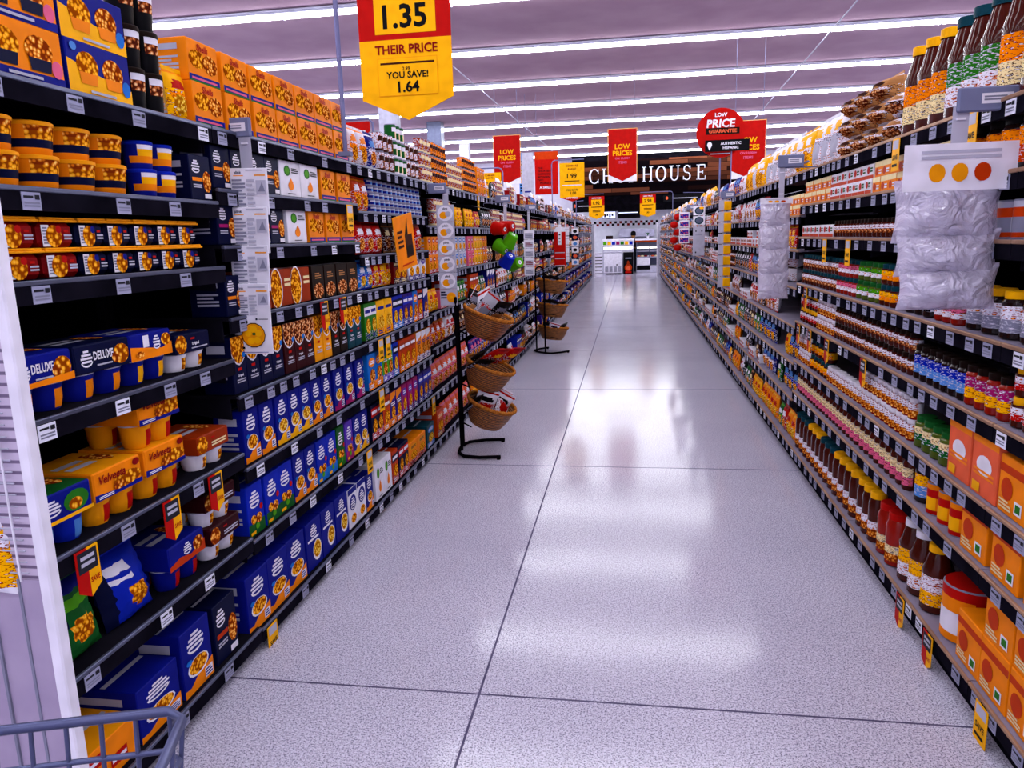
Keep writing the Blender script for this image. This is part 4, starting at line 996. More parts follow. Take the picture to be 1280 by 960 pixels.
r = empty('smile_sign', (-1.945, 18, 2.53)); tag(r, 'red sign saying the shortest distance between two people is a smile', 'sign')
mb = MB(); mb.box(-.273, .273, 0, .006, 0, .975, 'red')
art(mb, .546, .975, [('r', 0, .82, 1, 1, 'rust')] + [('t', t_, .12 + .038 * len(t_), .62 - .07 * i, .048, 'maroon', .8) for i, t_ in enumerate(('THE', 'SHORTEST', 'DISTANCE', 'BETWEEN', 'TWO', 'PEOPLE IS'))] + [('t', 'A SMILE.', .45, .17, .06, 'white', .66)], -.0004)
mb.build('sign_face', r)
for e in (-.22, .22):
    q = MB(); q.tube([(e, .003, .975), (e, .003, ZC - 2.53)], .004, 'grem', 5); q.build('hanging_wire', r)
r = empty('white_poster', (-2.42, 18, 2.5)); tag(r, 'pale poster hanging beside the red smile sign', 'poster')
mb = MB(); mb.box(-.17, .17, 0, .006, 0, 1.0, 'lgrey'); art(mb, .34, 1.0, [('r', 0, 0, .2, 1, 'ltblue'), ('lines', .05, .1, .18, .9, 12, 'navy'), ('lines', .35, .08, .8, .14, 1, 'royal')], -.0004); mb.build('poster_face', r)
q = MB(); q.tube([(0, .003, 1.0), (0, .003, ZC - 2.5)], .004, 'grem', 5); q.build('hanging_wire', r)
r = empty('round_price_sign', (1.0, 9, 2.37)); tag(r, 'round red price guarantee sign above the shelves', 'sign')
mb = MB(); n = 36; R0 = .268
mb.prism([(R0 * math.cos(2 * PI * i / n), R0 + R0 * math.sin(2 * PI * i / n)) for i in range(n)], 0, .01, 'red')
art(mb, R0 * 2, R0 * 2, [('t', 'LOW', .5, .86, .08, 'white', .3), ('t', 'PRICE', .5, .69, .17, 'white', .62, .1), ('r', .2, .47, .88, .6, 'choc'), ('t', 'GUARANTEE', .54, .535, .075, 'salmon', .6), ('lines', .3, .06, .7, .1, 1, 'white')], -.0005)
mb.build('sign_face', r); q = MB(); q.tube([(.0, .02, -.42), (.0, .02, R0)], .009, 'post'); q.build('sign_pole', r)
r = empty('black_aisle_sign', (1.065, 8.93, 2.43)); tag(r, 'black sign with white pin mark across the round red sign', 'sign')
mb = MB(); mb.box(-.24, .24, 0, .008, 0, .125, 'black'); art(mb, .48, .125, [('e', .1, .6, .055, .24, 'white'), ('p', [(.06, .45), (.1, .1), (.14, .45)], 'white'), ('t', 'AUTHENTIC', .58, .68, .24, 'white', .62), ('t', 'HISPANIC', .58, .3, .24, 'white', .55)], -.0005); mb.build('sign_face', r)
q = MB(); q.tube([(.05, .02, -.5), (.05, .02, .1)], .006, 'post'); q.build('sign_pole', r)
for x, y, z, w_, lab in ((-1.33, 22, 2.28, .6, 'black arm sign beside the small flag reading 1.92'), (1.6, 24, 2.5, 1.2, 'long black sign with a white pin mark below the wall letters')):
    r = empty('black_aisle_sign', (x, y, z)); tag(r, lab, 'sign'); mb = MB(); mb.box(-w_ / 2, w_ / 2, 0, .01, 0, .2, 'black')
    art(mb, w_, .2, [('e', .09, .55, .03 if w_ > 1 else .05, .25, 'salmon'), ('lines', .25, .4, .85, .62, 1, 'lgrey')], -.0005); mb.build('sign_face', r)
    q = MB(); sx = -w_ / 2 if x < 0 else w_ / 2
    q.tube([(sx, .02, 1.93 - z), (sx, .02, .24), (0, .02, .26)], .01, 'post'); q.build('sign_pole', r)
r = empty('red_price_board', (-2.0, 5.5, 2.28)); tag(r, 'red sign corner showing above the cartons behind the grey pole', 'sign')
mb = MB(); mb.box(-.1, .11, 0, .006, 0, .14, 'red'); art(mb, .21, .14, [('t', 'PRICE', .5, .4, .3, 'white', .7)], -.0004, True, T3(.005, 0, 0)); mb.build('sign_face', r)
q = MB(); q.tube([(.13, .01, -.3), (.13, .01, .13), (.1, .01, .16), (-.15, .01, .16)], .009, 'post'); q.build('sign_pole', r)
# grey shelf talkers, strips and what hangs from them
def talker(x, y, z, lab, w_=.14):
    r = empty('shelf_talker', (x, y, z)); tag(r, lab, 'shelf sign', 'grey shelf signs'); mb = MB(); mb.box(-w_ / 2, w_ / 2, 0, .02, 0, .068, 'grem', bev=.004)
    art(mb, w_, .068, [('r', .38, .3, .9, .72, 'white'), ('lines', .42, .4, .8, .64, 2, 'grey')], -.0005); mb.build('holder', r)
    q = MB(); q.tube([(w_ / 2 * (-1 if x < 0 else 1), .01, .02), (w_ / 2 * (-1 if x < 0 else 1) + (-.03 if x < 0 else .03), .03, .03)], .006, 'grem'); q.build('clip', r)
    return r
def strip(x, y, z0, z1, lab, w_=.03):
    mb = MB(); mb.box(x - w_ / 2, x + w_ / 2, y, y + .0015, z0, z1, 'lgrey')
    for i in range(int((z1 - z0) / .12)): mb.box(x - .012, x + .012, y - .006, y, z1 - .04 - i * .12, z1 - .034 - i * .12, 'white')
    e_ = XL if x < 0 else XR
    mb.tube([(x, y + .004, z1 - .012), (e_, y + .004, z1 - .012), (e_, y + .004, z1 - .03)], .0035, 'grem', 5)
    return tag(mb.build('clip_strip'), lab, 'clip strip', 'white clip strips')
talker(-1.425, 2.62, 1.935, 'grey shelf sign above the tall strip of white cards', .15)
strip(-1.375, 2.625, 1.2, 1.95, 'white clip strip holding the tall white cards', .045)
def plink(i, big):
    w_, h_ = .14, (.26 if big else .165)
    mb = MB(); mb.box(-w_ / 2, w_ / 2, 0, .006, -h_, 0, 'white', bev=.002)
    a = [('t', 'plink', .24, .93 if big else .9, .05 if big else .08, 'navy', .36), ('r', .12, .885 if big else .83, .38, .90 if big else .85, 'amber'), ('r', .66, .885 if big else .83, .95, .905 if big else .86, 'amber'), ('lines', .45, .93, .9, .97, 1, 'lgrey'),
         ('r', .7, .7 if big else .45, .96, .85 if big else .74, 'lgrey'), ('p', [(.75, .73 if big else .5), (.93, .73 if big else .5), (.86, .83 if big else .7)], 'grey')]
    a += [('lines', .08, .55 if big else .12, .42, .85 if big else .78, 9, 'grey'), ('lines', .46, .55 if big else .12, .66, .85 if big else .78, 7, 'lgrey')]
    if big: a += [('e', .52, .27, .32, .18, 'brown'), ('e', .52, .27, .3, .165, 'amber'), ('e', .52, .36, .1, .05, 'yellow'), ('e', .38, .3, .09, .05, 'yellow'), ('e', .66, .3, .09, .05, 'yellow'), ('e', .45, .19, .1, .05, 'yellow'), ('e', .62, .2, .09, .05, 'yellow'), ('e', .54, .29, .05, .02, 'green'),
                   ('lines', .06, .06, .28, .12, 1, 'black'), ('lines', .08, .02, .9, .035, 1, 'royal'), ('e', .64, .5, .03, .015, 'navy'), ('lines', .7, .49, .95, .51, 1, 'navy')]
    else: a += [('lines', .1, .04, .4, .09, 1, 'navy'), ('lines', .7, .1, .95, .16, 1, 'grey')]
    art(mb, w_, h_, a, -.0004, True, T3(0, 0, -h_))
    return mb
for i in range(4):
    o = plink(i, i == 3).build('hanging_card_pack', None, (-1.362 - .006 * i, 2.60 - .008 * (3 - i) * 0 - .01 * i, 1.825 - .137 * i)); o.rotation_euler = (0, .02, .12)
    tag(o, ['topmost white plink card on the tall clip strip', 'second white plink card down on the tall clip strip', 'third white plink card down on the tall clip strip', 'lowest white card with the lemon picture on the clip strip'][i], 'card', 'white cards on the tall clip strip')
talker(-1.33, 5.2, 1.87, 'grey shelf sign above the strip of round plink packs', .13)
strip(-1.275, 5.215, 1.1, 1.9, 'white clip strip holding the round plink packs', .04)
for i in range(6):
    mb = MB(); mb.box(-.062, .062, 0, .006, -.115, 0, 'lgrey', bev=.002)
    art(mb, .124, .115, [('e', .5, .5, .44, .46, 'white'), ('e', .4, .38, .22, .22, 'amber'), ('e', .66, .45, .16, .16, 'lgrey'), ('t', 'plink', .5, .76, .17, 'navy', .6)] if i < 5 else [('lines', .05, .4, .4, .9, 3, 'navy'), ('e', .65, .5, .27, .32, 'amber'), ('e', .65, .5, .1, .1, 'yellow')], -.0004, True, T3(0, 0, -.115))
    o = mb.build('hanging_card_pack', None, (-1.278, 5.195, 1.79 - .117 * i)); o.rotation_euler = (0, 0, .1)
    tag(o, f"{ordw(i + 1)} round picture pack down on the strip above the basket rack", 'card', 'round picture packs on the clip strip')
talker(.905, 4.6, 1.90, 'grey shelf sign above the narrow strip of clear bags'); strip(.86, 4.615, 1.6, 1.91, 'white clip strip above the narrow clear bags')
talker(1.02, 2.45, 1.87, 'grey shelf sign above the widest hanging clear bags', .16); strip(.955, 2.465, 1.6, 1.89, 'white clip strip above the widest clear bags', .045)
def clearbag(x, y, z, w_, h_, seed, lab, hdr=None):
    def kf(u, v): return 'plastic'
    mb, _ = bag_fn(w_, h_, w_ * .42, 'plastic', kf, seed, 0)(True)
    r = empty('clear_plastic_bag', (x, y, z)); tag(r, lab, 'plastic bag'); mb.build('bag_film', r, (0, -w_ * .25, 0))
    q = MB(); rn = random.Random(seed)      # white wrapped goods inside
    for i in range(3):
        cx = (i - 1) * w_ * .28
        q.lathe([(.0, 0), (w_ * .12, .004), (w_ * .14, h_ * .4), (w_ * .13, h_ * .75), (w_ * .05, h_ * .86)], 12, 'white' if i != 1 else 'lgrey', cx, -w_ * .04, 1, .7, z=h_ * .05)
    q.build('wrapped_contents', r)
    if hdr:
        q = MB(); q.box(-w_ * .5, w_ * .5, -w_ * .28, -w_ * .27, h_ * .86, h_ * .86 + hdr, 'white')
        art(q, w_, hdr, [('e', .3 + .2 * i, .38, .075, .2, 'amber' if i < 2 else 'rust') for i in range(3)] + [('lines', .15, .65, .85, .88, 2, 'lgrey')], -w_ * .28 - .0005, True, T3(0, 0, h_ * .86)); q.build('header_card', r)
clearbag(.925, 2.45, 1.50, .30, .17, 1, 'wide clear bag with white header card and orange ovals', .13)
clearbag(.93, 2.44, 1.40, .29, .125, 2, 'wide clear bag, middle of the three in front of the sauce jars')
clearbag(.935, 2.43, 1.30, .28, .125, 3, 'wide clear bag, lowest of the three in front of the sauce jars')
for i in range(4): clearbag(.825, 4.6 - .004 * i, 1.565 - .137 * i, .175, .155, 10 + i, f"narrow clear bag, {ordw(i + 1)} down on the strip before the chip bags", .03 if i == 0 else None)
# farther clip strips
def cards(x, y, z1, w_, hh, n, fn, labf, cat='card', name='hanging_card_pack'):
    for i in range(n):
        mb = MB(); fn(mb, w_, hh, i); o = mb.build(name, None, (x, y - .004 * i, z1 - hh * i)); tag(o, labf(i), cat, labf(0).split(' down ')[-1] + ' packs')
def white_card(mb, w_, hh, i):
    mb.box(-w_ / 2, w_ / 2, 0, .02, -hh * .95, 0, 'white', bev=.003); art(mb, w_, hh * .95, [('r', .1, .1, .9, .7, 'lgrey'), ('lines', .15, .15, .85, .65, 3, 'crimson' if i % 2 else 'grey')], -.0004, True, T3(0, 0, -hh * .95))
cards(-1.28, 9.6, 1.64, .13, .115, 5, white_card, lambda i: f"{ordw(i + 1)} white card down on the strip behind the second basket rack")
def plain_white(mb, w_, hh, i): mb.box(-w_ / 2, w_ / 2, 0, .05, -hh * .92, 0, 'white', bev=.004); mb.box(-w_ / 2, w_ / 2, -.001, 0, -hh * .3, -hh * .22, 'lgrey')
cards(-.955 - .28, 14.6, 1.72, .13, .17, 4, plain_white, lambda i: f"{ordw(i + 1)} plain white pack down on the strip past the red organiser")
cards(-1.26, 17.5, 1.72, .16, .14, 6, lambda mb, w_, hh, i: (mb.box(-w_ / 2, w_ / 2, 0, .04, -hh * .9, 0, ('white', 'navy', 'white')[i % 3], bev=.004), art(mb, w_, hh * .9, [('e', .5, .5, .3, .3, ('black', 'salmon', 'ltblue')[i % 3])], -.0004, True, T3(0, 0, -hh * .9))), lambda i: f"{ordw(i + 1)} mixed pack down on the farthest visible clip strip")
r = empty('hanging_organiser', (-1.2, 13, 1.05)); tag(r, 'red hanging pack with white trims on the clip strip', 'pack')
mb = MB(); mb.box(-.1, .1, 0, .03, 0, .58, 'red', bev=.006)
for z in (0, .12, .22): mb.box(-.085, .085, -.004, 0, z, z + .014, 'lgrey')
mb.build('red_panel', r); mb = MB(); mb.box(-.03, .03, -.008, -.001, .36, .7, 'white', bev=.003); mb.prism([(-.1, .58), (.1, .58), (.06, .66), (-.06, .66)], 0, .03, 'white')
for z in (.4, .46, .52): mb.box(-.015, .015, -.012, -.008, z, z + .02, 'black')
mb.build('hanger', r)
for i, (z, c) in enumerate(((1.74, 0), (1.62, 0))):
    mb = MB(); mb.box(-.072, .072, 0, .02, -.11, 0, 'white', bev=.003); art(mb, .144, .11, [('e', .5, .5, .38, .42, 'teal'), ('e', .5, .5, .28, .3, 'steel')] + ([('e', .7, .8, .2, .15, 'yellow')] if i == 0 else []), -.0004, True, T3(0, 0, -.11))
    tag(mb.build('hanging_card_pack', None, (.85, 9.8, z + .13)), ['card with dark blue disc and yellow spot, topmost on its strip', 'card with dark blue disc, second on its strip'][i], 'card')
mb = MB(); mb.box(-.072, .072, 0, .02, -.36, 0, 'lgrey', bev=.003); art(mb, .144, .36, [('e', .25, .85, .06, .03, 'dgrey'), ('e', .75, .85, .06, .03, 'dgrey'), ('e', .25, .12, .06, .03, 'dgrey'), ('lines', .2, .7, .8, .73, 1, 'grey')], -.0004, True, T3(0, 0, -.36))
tag(mb.build('hanging_card_pack', None, (.85, 9.8, 1.62)), 'long pale card under the two dark blue discs', 'card')
cards(.95, 8.0, 1.86, .12, .11, 8, lambda mb, w_, hh, i: (mb.box(-w_ / 2, w_ / 2, 0, .03, -hh * .92, 0, 'lgrey', bev=.003), mb.box(-w_ * .1, w_ / 2, -.02, 0, -hh * .85, -hh * .08, 'yellow', bev=.004)), lambda i: f"{ordw(i + 1)} yellow pack down on the white strip beside the chip bags")
cards(.82, 12.0, 1.86, .15, .12, 4, lambda mb, w_, hh, i: (mb.box(-w_ / 2, w_ / 2, 0, .02, -hh * .92, 0, 'white', bev=.003), art(mb, w_, hh * .92, [('r', .08, .12, .92, .8, 'confetti')], -.0004, True, T3(0, 0, -hh * .92))), lambda i: f"{ordw(i + 1)} picture card down on the white edged strip")
for i in range(5):
    mb = MB(); mb.lathe([(.01, -.06), (.055, -.045), (.07, 0), (.055, .045), (.01, .06)], 12, 'red'); mb.tube([(0, 0, .055), (0, 0, .08)], .004, 'grem')
    tag(mb.build('red_mesh_scrubber', None, (.78 + .03 * (-1) ** i, 13.5, 1.82 - .13 * i)), f"{ordw(i + 1)} round red item down on the farthest bunch", 'household item', 'round red hanging items')
for x, y, z, l_ in ((-1.22, 7.3, 1.89, 'above the hanging buckets'), (-1.25, 9.6, 1.89, 'above the strip of white cards'), (-1.22, 13.0, 1.87, 'above the red hanging pack'), (.97, 8.0, 1.88, 'above the strip of yellow packs'), (.93, 12, 1.9, 'above the picture cards')):
    talker(x, y, z, 'grey shelf sign ' + l_)
for x, y, z0, z1, l_ in ((-1.2, 7.31, 1.35, 1.9, 'holding the buckets'), (-1.28, 9.63, 1.06, 1.9, 'holding the white cards'), (-1.2, 13.04, 1.6, 1.9, 'holding the red pack'), (.95, 8.04, 1.0, 1.9, 'holding the yellow packs'), (.82, 12.03, 1.4, 1.92, 'holding the picture cards'), (.85, 9.821, 1.3, 1.93, 'holding the dark disc cards'),
                       (-1.235, 14.66, 1.05, 1.9, 'holding the plain white packs'), (-1.26, 17.55, .9, 1.9, 'holding the farthest mixed packs'), (.78, 13.58, 1.2, 1.93, 'holding the round red items')):
    strip(x, y, z0, z1, 'white clip strip ' + l_)
def bucket(c, nm, loc, rot, lab):
    mb = MB(); mb.lathe([(.048, 0), (.05, .002), (.066, .12), (.07, .12), (.07, .126), (.062, .126), (.046, .006), (.001, .006)], 20, c, capt=False)
    art(mb, .05, .05, [('e', .5, .5, .4, .4, 'white'), ('e', .5, .5, .2, .2, 'steel')], 0, True, Matrix.Translation((0, 0, -.0004)) @ Matrix.Rotation(PI / 2, 4, 'X') @ T3(0, 0, -.025))
    o = mb.build('toy_bucket', None, loc); o.rotation_euler = rot; tag(o, lab, 'bucket', 'small plastic buckets on a clip strip')
for c_, (bx, bz), dr, lab in (('red', (-1.235, 1.64), (-.85, .5, .1), 'bright red plastic bucket at the top of the bunch'), ('red', (-1.17, 1.655), (-.9, .4, -.1), 'second red plastic bucket tucked against the first'), ('lime', (-1.135, 1.532), (-.5, .25, -.8), 'upper green plastic bucket showing its round base'),
                              ('lime', (-1.222, 1.46), (-.75, .45, .5), 'lower green plastic bucket tipped sideways'), ('blue', (-1.168, 1.345), (-.55, .5, -.65), 'blue plastic bucket at the bottom of the bunch'), ('lime', (-1.1, 1.305), (-.7, .6, -.2), 'green plastic bucket half behind the blue one')):
    q_ = Vector(dr).normalized(); b_ = Vector((bx, 7.2 + .06 * (lab.startswith('second') or lab.endswith('blue one')), bz)) - q_ * .06
    bucket(c_, '', b_, q_.to_track_quat('Z', 'Y').to_euler(), lab)
# orange notice clipped to the shelf edge above the red pouches
r = empty('orange_notice', (-1.335, 4.40, 1.545)); tag(r, 'tilted orange notice with a dark picture clipped to the shelf', 'notice')
mb = MB(); mb.box(-.125, .125, 0, .003, -.16, .16, 'amber')
art(mb, .25, .32, [('r', .02, .02, .98, .98, 'orange'), ('r', .5, .2, .88, .62, 'brown'), ('r', .54, .24, .84, .42, 'choc'), ('p', [(.5, .62), (.7, .95), (.66, .62)], 'choc'), ('lines', .12, .4, .4, .75, 4, 'brown'), ('lines', .2, .06, .8, .12, 1, 'rust')], -.0004, True, T3(0, 0, -.16))
o = mb.build('printed_sheet', r); o.rotation_euler = (.0, -.16, PI / 2 - .18)

# ------------------------------------------------------------------ basket racks with bags
def basket(r, x, z, tilt, sx=.185, sy=.245, dp=.17):
    b_ = MB()
    prof = [(.62, 0), (.7, .02), (.84, dp * .45), (.94, dp * .8), (1, dp), (.95, dp), (.88, dp * .8), (.78, dp * .45), (.62, .02), (.02, .015)]
    b_.lathe(prof, 36, 'wicker', 0, 0, sx, sy, True, False)
    o = b_.build('basket', r, (x, 0, z)); o.rotation_euler = (0, tilt, 0)
    q = MB()
    for ph in (0, PI):
        q.tube([(sx * .985 * math.cos(a) * (1 + .012 * math.cos(24 * a + ph)), sy * .985 * math.sin(a) * (1 + .012 * math.cos(24 * a + ph)), dp + .006 * math.sin(24 * a + ph)) for a in [2 * PI * i / 96 for i in range(96)]], .0105, 'rim', 6, True)
    c = q.build('braided_rim', o)
    return o
def rack(loc, rz, lab, zs, tilt, hw=.1, off=.19):
    r = empty('basket_rack', loc, rz); tag(r, lab, 'basket rack')
    q = MB(); arch = [(0, -hw, 0.02), (0, -hw, 1.08)] + [(0, -hw * math.cos(a), 1.08 + .085 * math.sin(a)) for a in [PI * i / 8 for i in range(1, 8)]] + [(0, hw, 1.08), (0, hw, .02)]
    q.tube(arch, .011, 'blackm', 8); q.build('pole', r)
    q = MB(); pts = [(.3, -.23, .02), (.15, -.235, .018), (.03, -.19, .016), (-.015, -.1, .016), (-.02, 0, .016), (-.015, .1, .016), (.03, .19, .016), (.15, .235, .018), (.3, .23, .02)]
    q.tube(pts, .0125, 'blackm', 8)
    for e in (-1, 1): q.lathe([(.014, 0), (.014, .012), (.008, .014)], 8, 'blackm', .285, e * .231)
    q.build('base', r)
    for z in zs:
        q = MB(); q.tube([(0, -hw, z + .05), (.04, -.2, z + .06), (.1, -.24, z + .04)], .005, 'blackm'); q.tube([(0, hw, z + .05), (.04, .2, z + .06), (.1, .24, z + .04)], .005, 'blackm'); q.build('basket_arm', r)
        basket(r, off, z, tilt)
    return r
R1 = (-1.235, 5.24, 0)
rack(R1, .1, 'black rack of three wicker baskets closest to the camera', (.865, .49, .205), .36, .055, .172)
R2 = (-1.2, 9.98, 0)
rack(R2, .75, 'black arched rack of three dark filled baskets farther down the aisle', (.80, .48, .17), .12)
def loose(key, name, base, rz, off, z, rot, lab, cat='snack bag'):
    c, s_ = math.cos(rz), math.sin(rz); x = base[0] + c * off[0] - s_ * off[1]; y = base[1] + s_ * off[0] + c * off[1]
    me, _, _ = product(key, True); o = D.objects.new(name, me); COL.objects.link(o); o.location = (x, y, z); o.rotation_euler = rot; tag(o, lab, cat, 'bags in the wicker baskets'); return o
G('k1', 'white bag', .15, .2, .04, 'white', 'red', 'navy', 'food3'); G('k2', 'silver bag', .15, .2, .04, 'lgrey', 'red', 'lgrey', 'grey'); G('k3', 'black bag', .14, .18, .05, 'black', 'choc', 'grey', 'tan')
G('k4', 'red bag', .13, .24, .06, 'red', 'crimson', 'yellow', 'orange'); G('k5', 'white and red bag', .16, .19, .05, 'white', 'red', 'black', 'red')
SP = [('k1', (.1, .12), .93, (.5, -.5, 1.4), 'black and white bag leaning back in the top basket'), ('k3', (.12, -.02), .92, (.2, .3, 1.2), 'black bag in the middle of the top basket'), ('k2', (.18, -.06), .90, (.25, .7, .5), 'silver backed bag standing slanted in the top basket'),
      ('k1', (.27, .1), .90, (.1, -.45, .6), 'white and red bag standing at the outer edge of the top basket'), ('k3', (.27, -.04), .88, (.9, .2, .9), 'dark bag lying low in the top basket'), ('k2', (.24, .16), .90, (-.2, .6, 1.0), 'folded silver bag behind the others in the top basket'),
      ('k4', (.2, -.08), .60, (1.15, .1, 1.0), 'red bag lying over the middle basket rim, inner one'), ('k4', (.29, .0), .58, (1.1, .15, 1.1), 'red bag lying over the middle basket rim, outer one'), ('k3', (.1, .04), .58, (1.0, -.2, 1.2), 'dark bag flat in the middle basket'), ('k3', (.12, -.12), .57, (1.2, .2, .9), 'second dark bag by the pole in the middle basket'),
      ('k3', (.08, -.1), .26, (.9, .1, 1.5), 'dark bag against the pole in the lowest basket'), ('k5', (.17, -.1), .24, (.3, .35, .35), 'white bag with red corners standing in the lowest basket'), ('k5', (.24, .0), .23, (.5, .6, .5), 'white bag leaning behind in the lowest basket'), ('k5', (.32, -.04), .22, (.1, .5, 1.1), 'small tilted bag at the tip of the lowest basket'), ('k3', (.12, .1), .26, (.8, 0, 1), 'dark bag at the back of the lowest basket')]
for k_, off, z, rot, lab in SP: loose(k_, 'snack_bag', R1, .1, (off[0] - .015, off[1]), z + (.085 if z > .8 else .05), rot, lab)
for i, (z, nm) in enumerate(((.93, 'top'), (.61, 'middle'), (.30, 'lowest'))):
    for j, (k_, off, rot, c_) in enumerate((('k3', (.12, .06), (.9, .1, .4), 'first'), ('k3', (.24, -.04), (1.1, -.2, 1.5), 'second'), ('k1' if i == 2 else 'k3', (.12, -.1), (.9, .3, .1), 'third'))):
        loose(k_, 'snack_bag', R2, .75, off, z - .03, rot, f"{c_} bag in the {nm} basket of the farther rack")

# ------------------------------------------------------------------ end panel, hanging bag and shopping cart at the camera
for x_, l_ in ((XL + .01, 'left'), (XR - .01, 'right')):
    s1 = 1 if l_ == 'left' else -1
    r = empty('end_panel', (x_, 28.46, 0)); tag(r, f'pale panel closing the far end of the {l_} shelving', 'shelf end panel')
    m = MB(); m.box(-.5 * s1, .06 * s1, -.02, .02, 0, 1.95, 'lgrey', bev=.004); m.build('panel_sheet', r); m = MB(); m.box(.06 * s1, .09 * s1, -.025, .03, 0, 1.95, 'white'); m.build('edge_trim', r)
r = empty('end_panel', (-1.36, 1.46, 0)); tag(r, 'white slotted metal end panel at the start of the shelving', 'shelf end panel')
m = MB(); m.box(-.028, .004, -.012, .022, 0, 2.1, 'white', bev=.004); m.build('front_upright', r)
m = MB(); m.box(-.62, -.03, 0, .02, 0, .78, 'endcap'); m.box(-.095, -.088, -.003, 0, 0, .78, 'grey'); m.box(-.175, -.168, -.006, 0, 0, .78, 'grey'); m.build('lower_panel', r)
m = MB(); m.box(-.62, -.03, .004, .02, .78, 2.1, 'slotted'); m.build('slotted_panel', r)
m = MB()
for z in [.80 + .028 * i for i in range(44)]: m.tube([(-.62, -.006, z), (-.055, -.006, z)], .0022, 'lgrey', 5)
for x in (-.55, -.4, -.25, -.075): m.tube([(x, -.01, .78), (x, -.01, 2.08)], .003, 'white', 5)
m.build('wire_grid', r)
me, _, _ = product('s4', True); o = D.objects.new('chip_bag', me); COL.objects.link(o); o.location = (-1.55, 1.40, .76); o.rotation_euler = (-.12, .1, .05); tag(o, 'white and orange bag hanging on the wire end panel', 'bag')
C0 = Vector((-.512, .712, 1.02)); U_ = Vector((-.953, -.303, 0)); V_ = Vector((.303, -.953, 0))
r = empty('shopping_cart', (0, 0, 0)); tag(r, 'grey wire shopping cart with its basket corner beside the lowest shelf', 'shopping cart')
def cp(u, v, z, f=1.0): return C0 + U_ * u + V_ * v + Vector((0, 0, z - 1.02))
def ring(z, ins=0.0, r_=.0035, W=.52, Ln=.62):
    k_ = [(.02 + ins, ins), (W - ins, ins), (W - ins, Ln), (ins, Ln), (ins, .02 + ins)]
    m_.tube([cp(a, b, z) for a, b in k_], r_, 'cart', 7, True)
m_ = MB(); ring(1.02, 0, .0062); m_.build('rim', r)
m_ = MB()
for i, z in enumerate((.973, .92, .86, .80, .74, .68)): ring(z, .006 + .008 * i, .0036)
def wire(u, v, du, dv): m_.tube([cp(u, v, 1.02), cp(u + du, v + dv, .66)], .0028, 'cart', 6)
for i in range(14): wire(.02 + .0375 * i, 0, .0, .05)
for i in range(16):
    wire(0, .0375 * (i + .5), .05, 0); wire(.52, .0375 * (i + .5), -.05, 0)
for i in range(13): m_.tube([cp(.05 + .035 * i, .05, .66), cp(.05 + .035 * i, .6, .66)], .0028, 'cart', 5)
m_.build('wire_basket', r)
m_ = MB()
for u in (.04, .48):
    m_.tube([cp(u, .1, .64), cp(u, .1, .2), cp(u, .3, .13), cp(u, .62, .13)], .011, 'cart'); m_.tube([cp(u, .62, .13), cp(u, .62, .66), cp(u, .7, 1.04)], .011, 'cart')
m_.tube([cp(.04, .1, .2), cp(.48, .1, .2)], .009, 'cart'); m_.build('chassis', r)
m_ = MB(); m_.tube([cp(.03, .7, 1.05), cp(.49, .7, 1.05)], .015, 'red', 10); m_.build('handle', r)
for u in (.04, .48):
    for v in (.14, .6):
        m_ = MB(); c = cp(u, v, .06); q = MB(); q.lathe([(.03, -.014), (.058, -.012), (.06, 0), (.058, .012), (.03, .014)], 16, 'black'); m_.merge(q, Matrix.Translation(c) @ Matrix.Rotation(PI / 2, 4, 'X')); m_.build('wheel', r)
        m_ = MB(); m_.tube([cp(u, v, .06), cp(u, v, .15)], .009, 'steel'); m_.build('caster_fork', r)

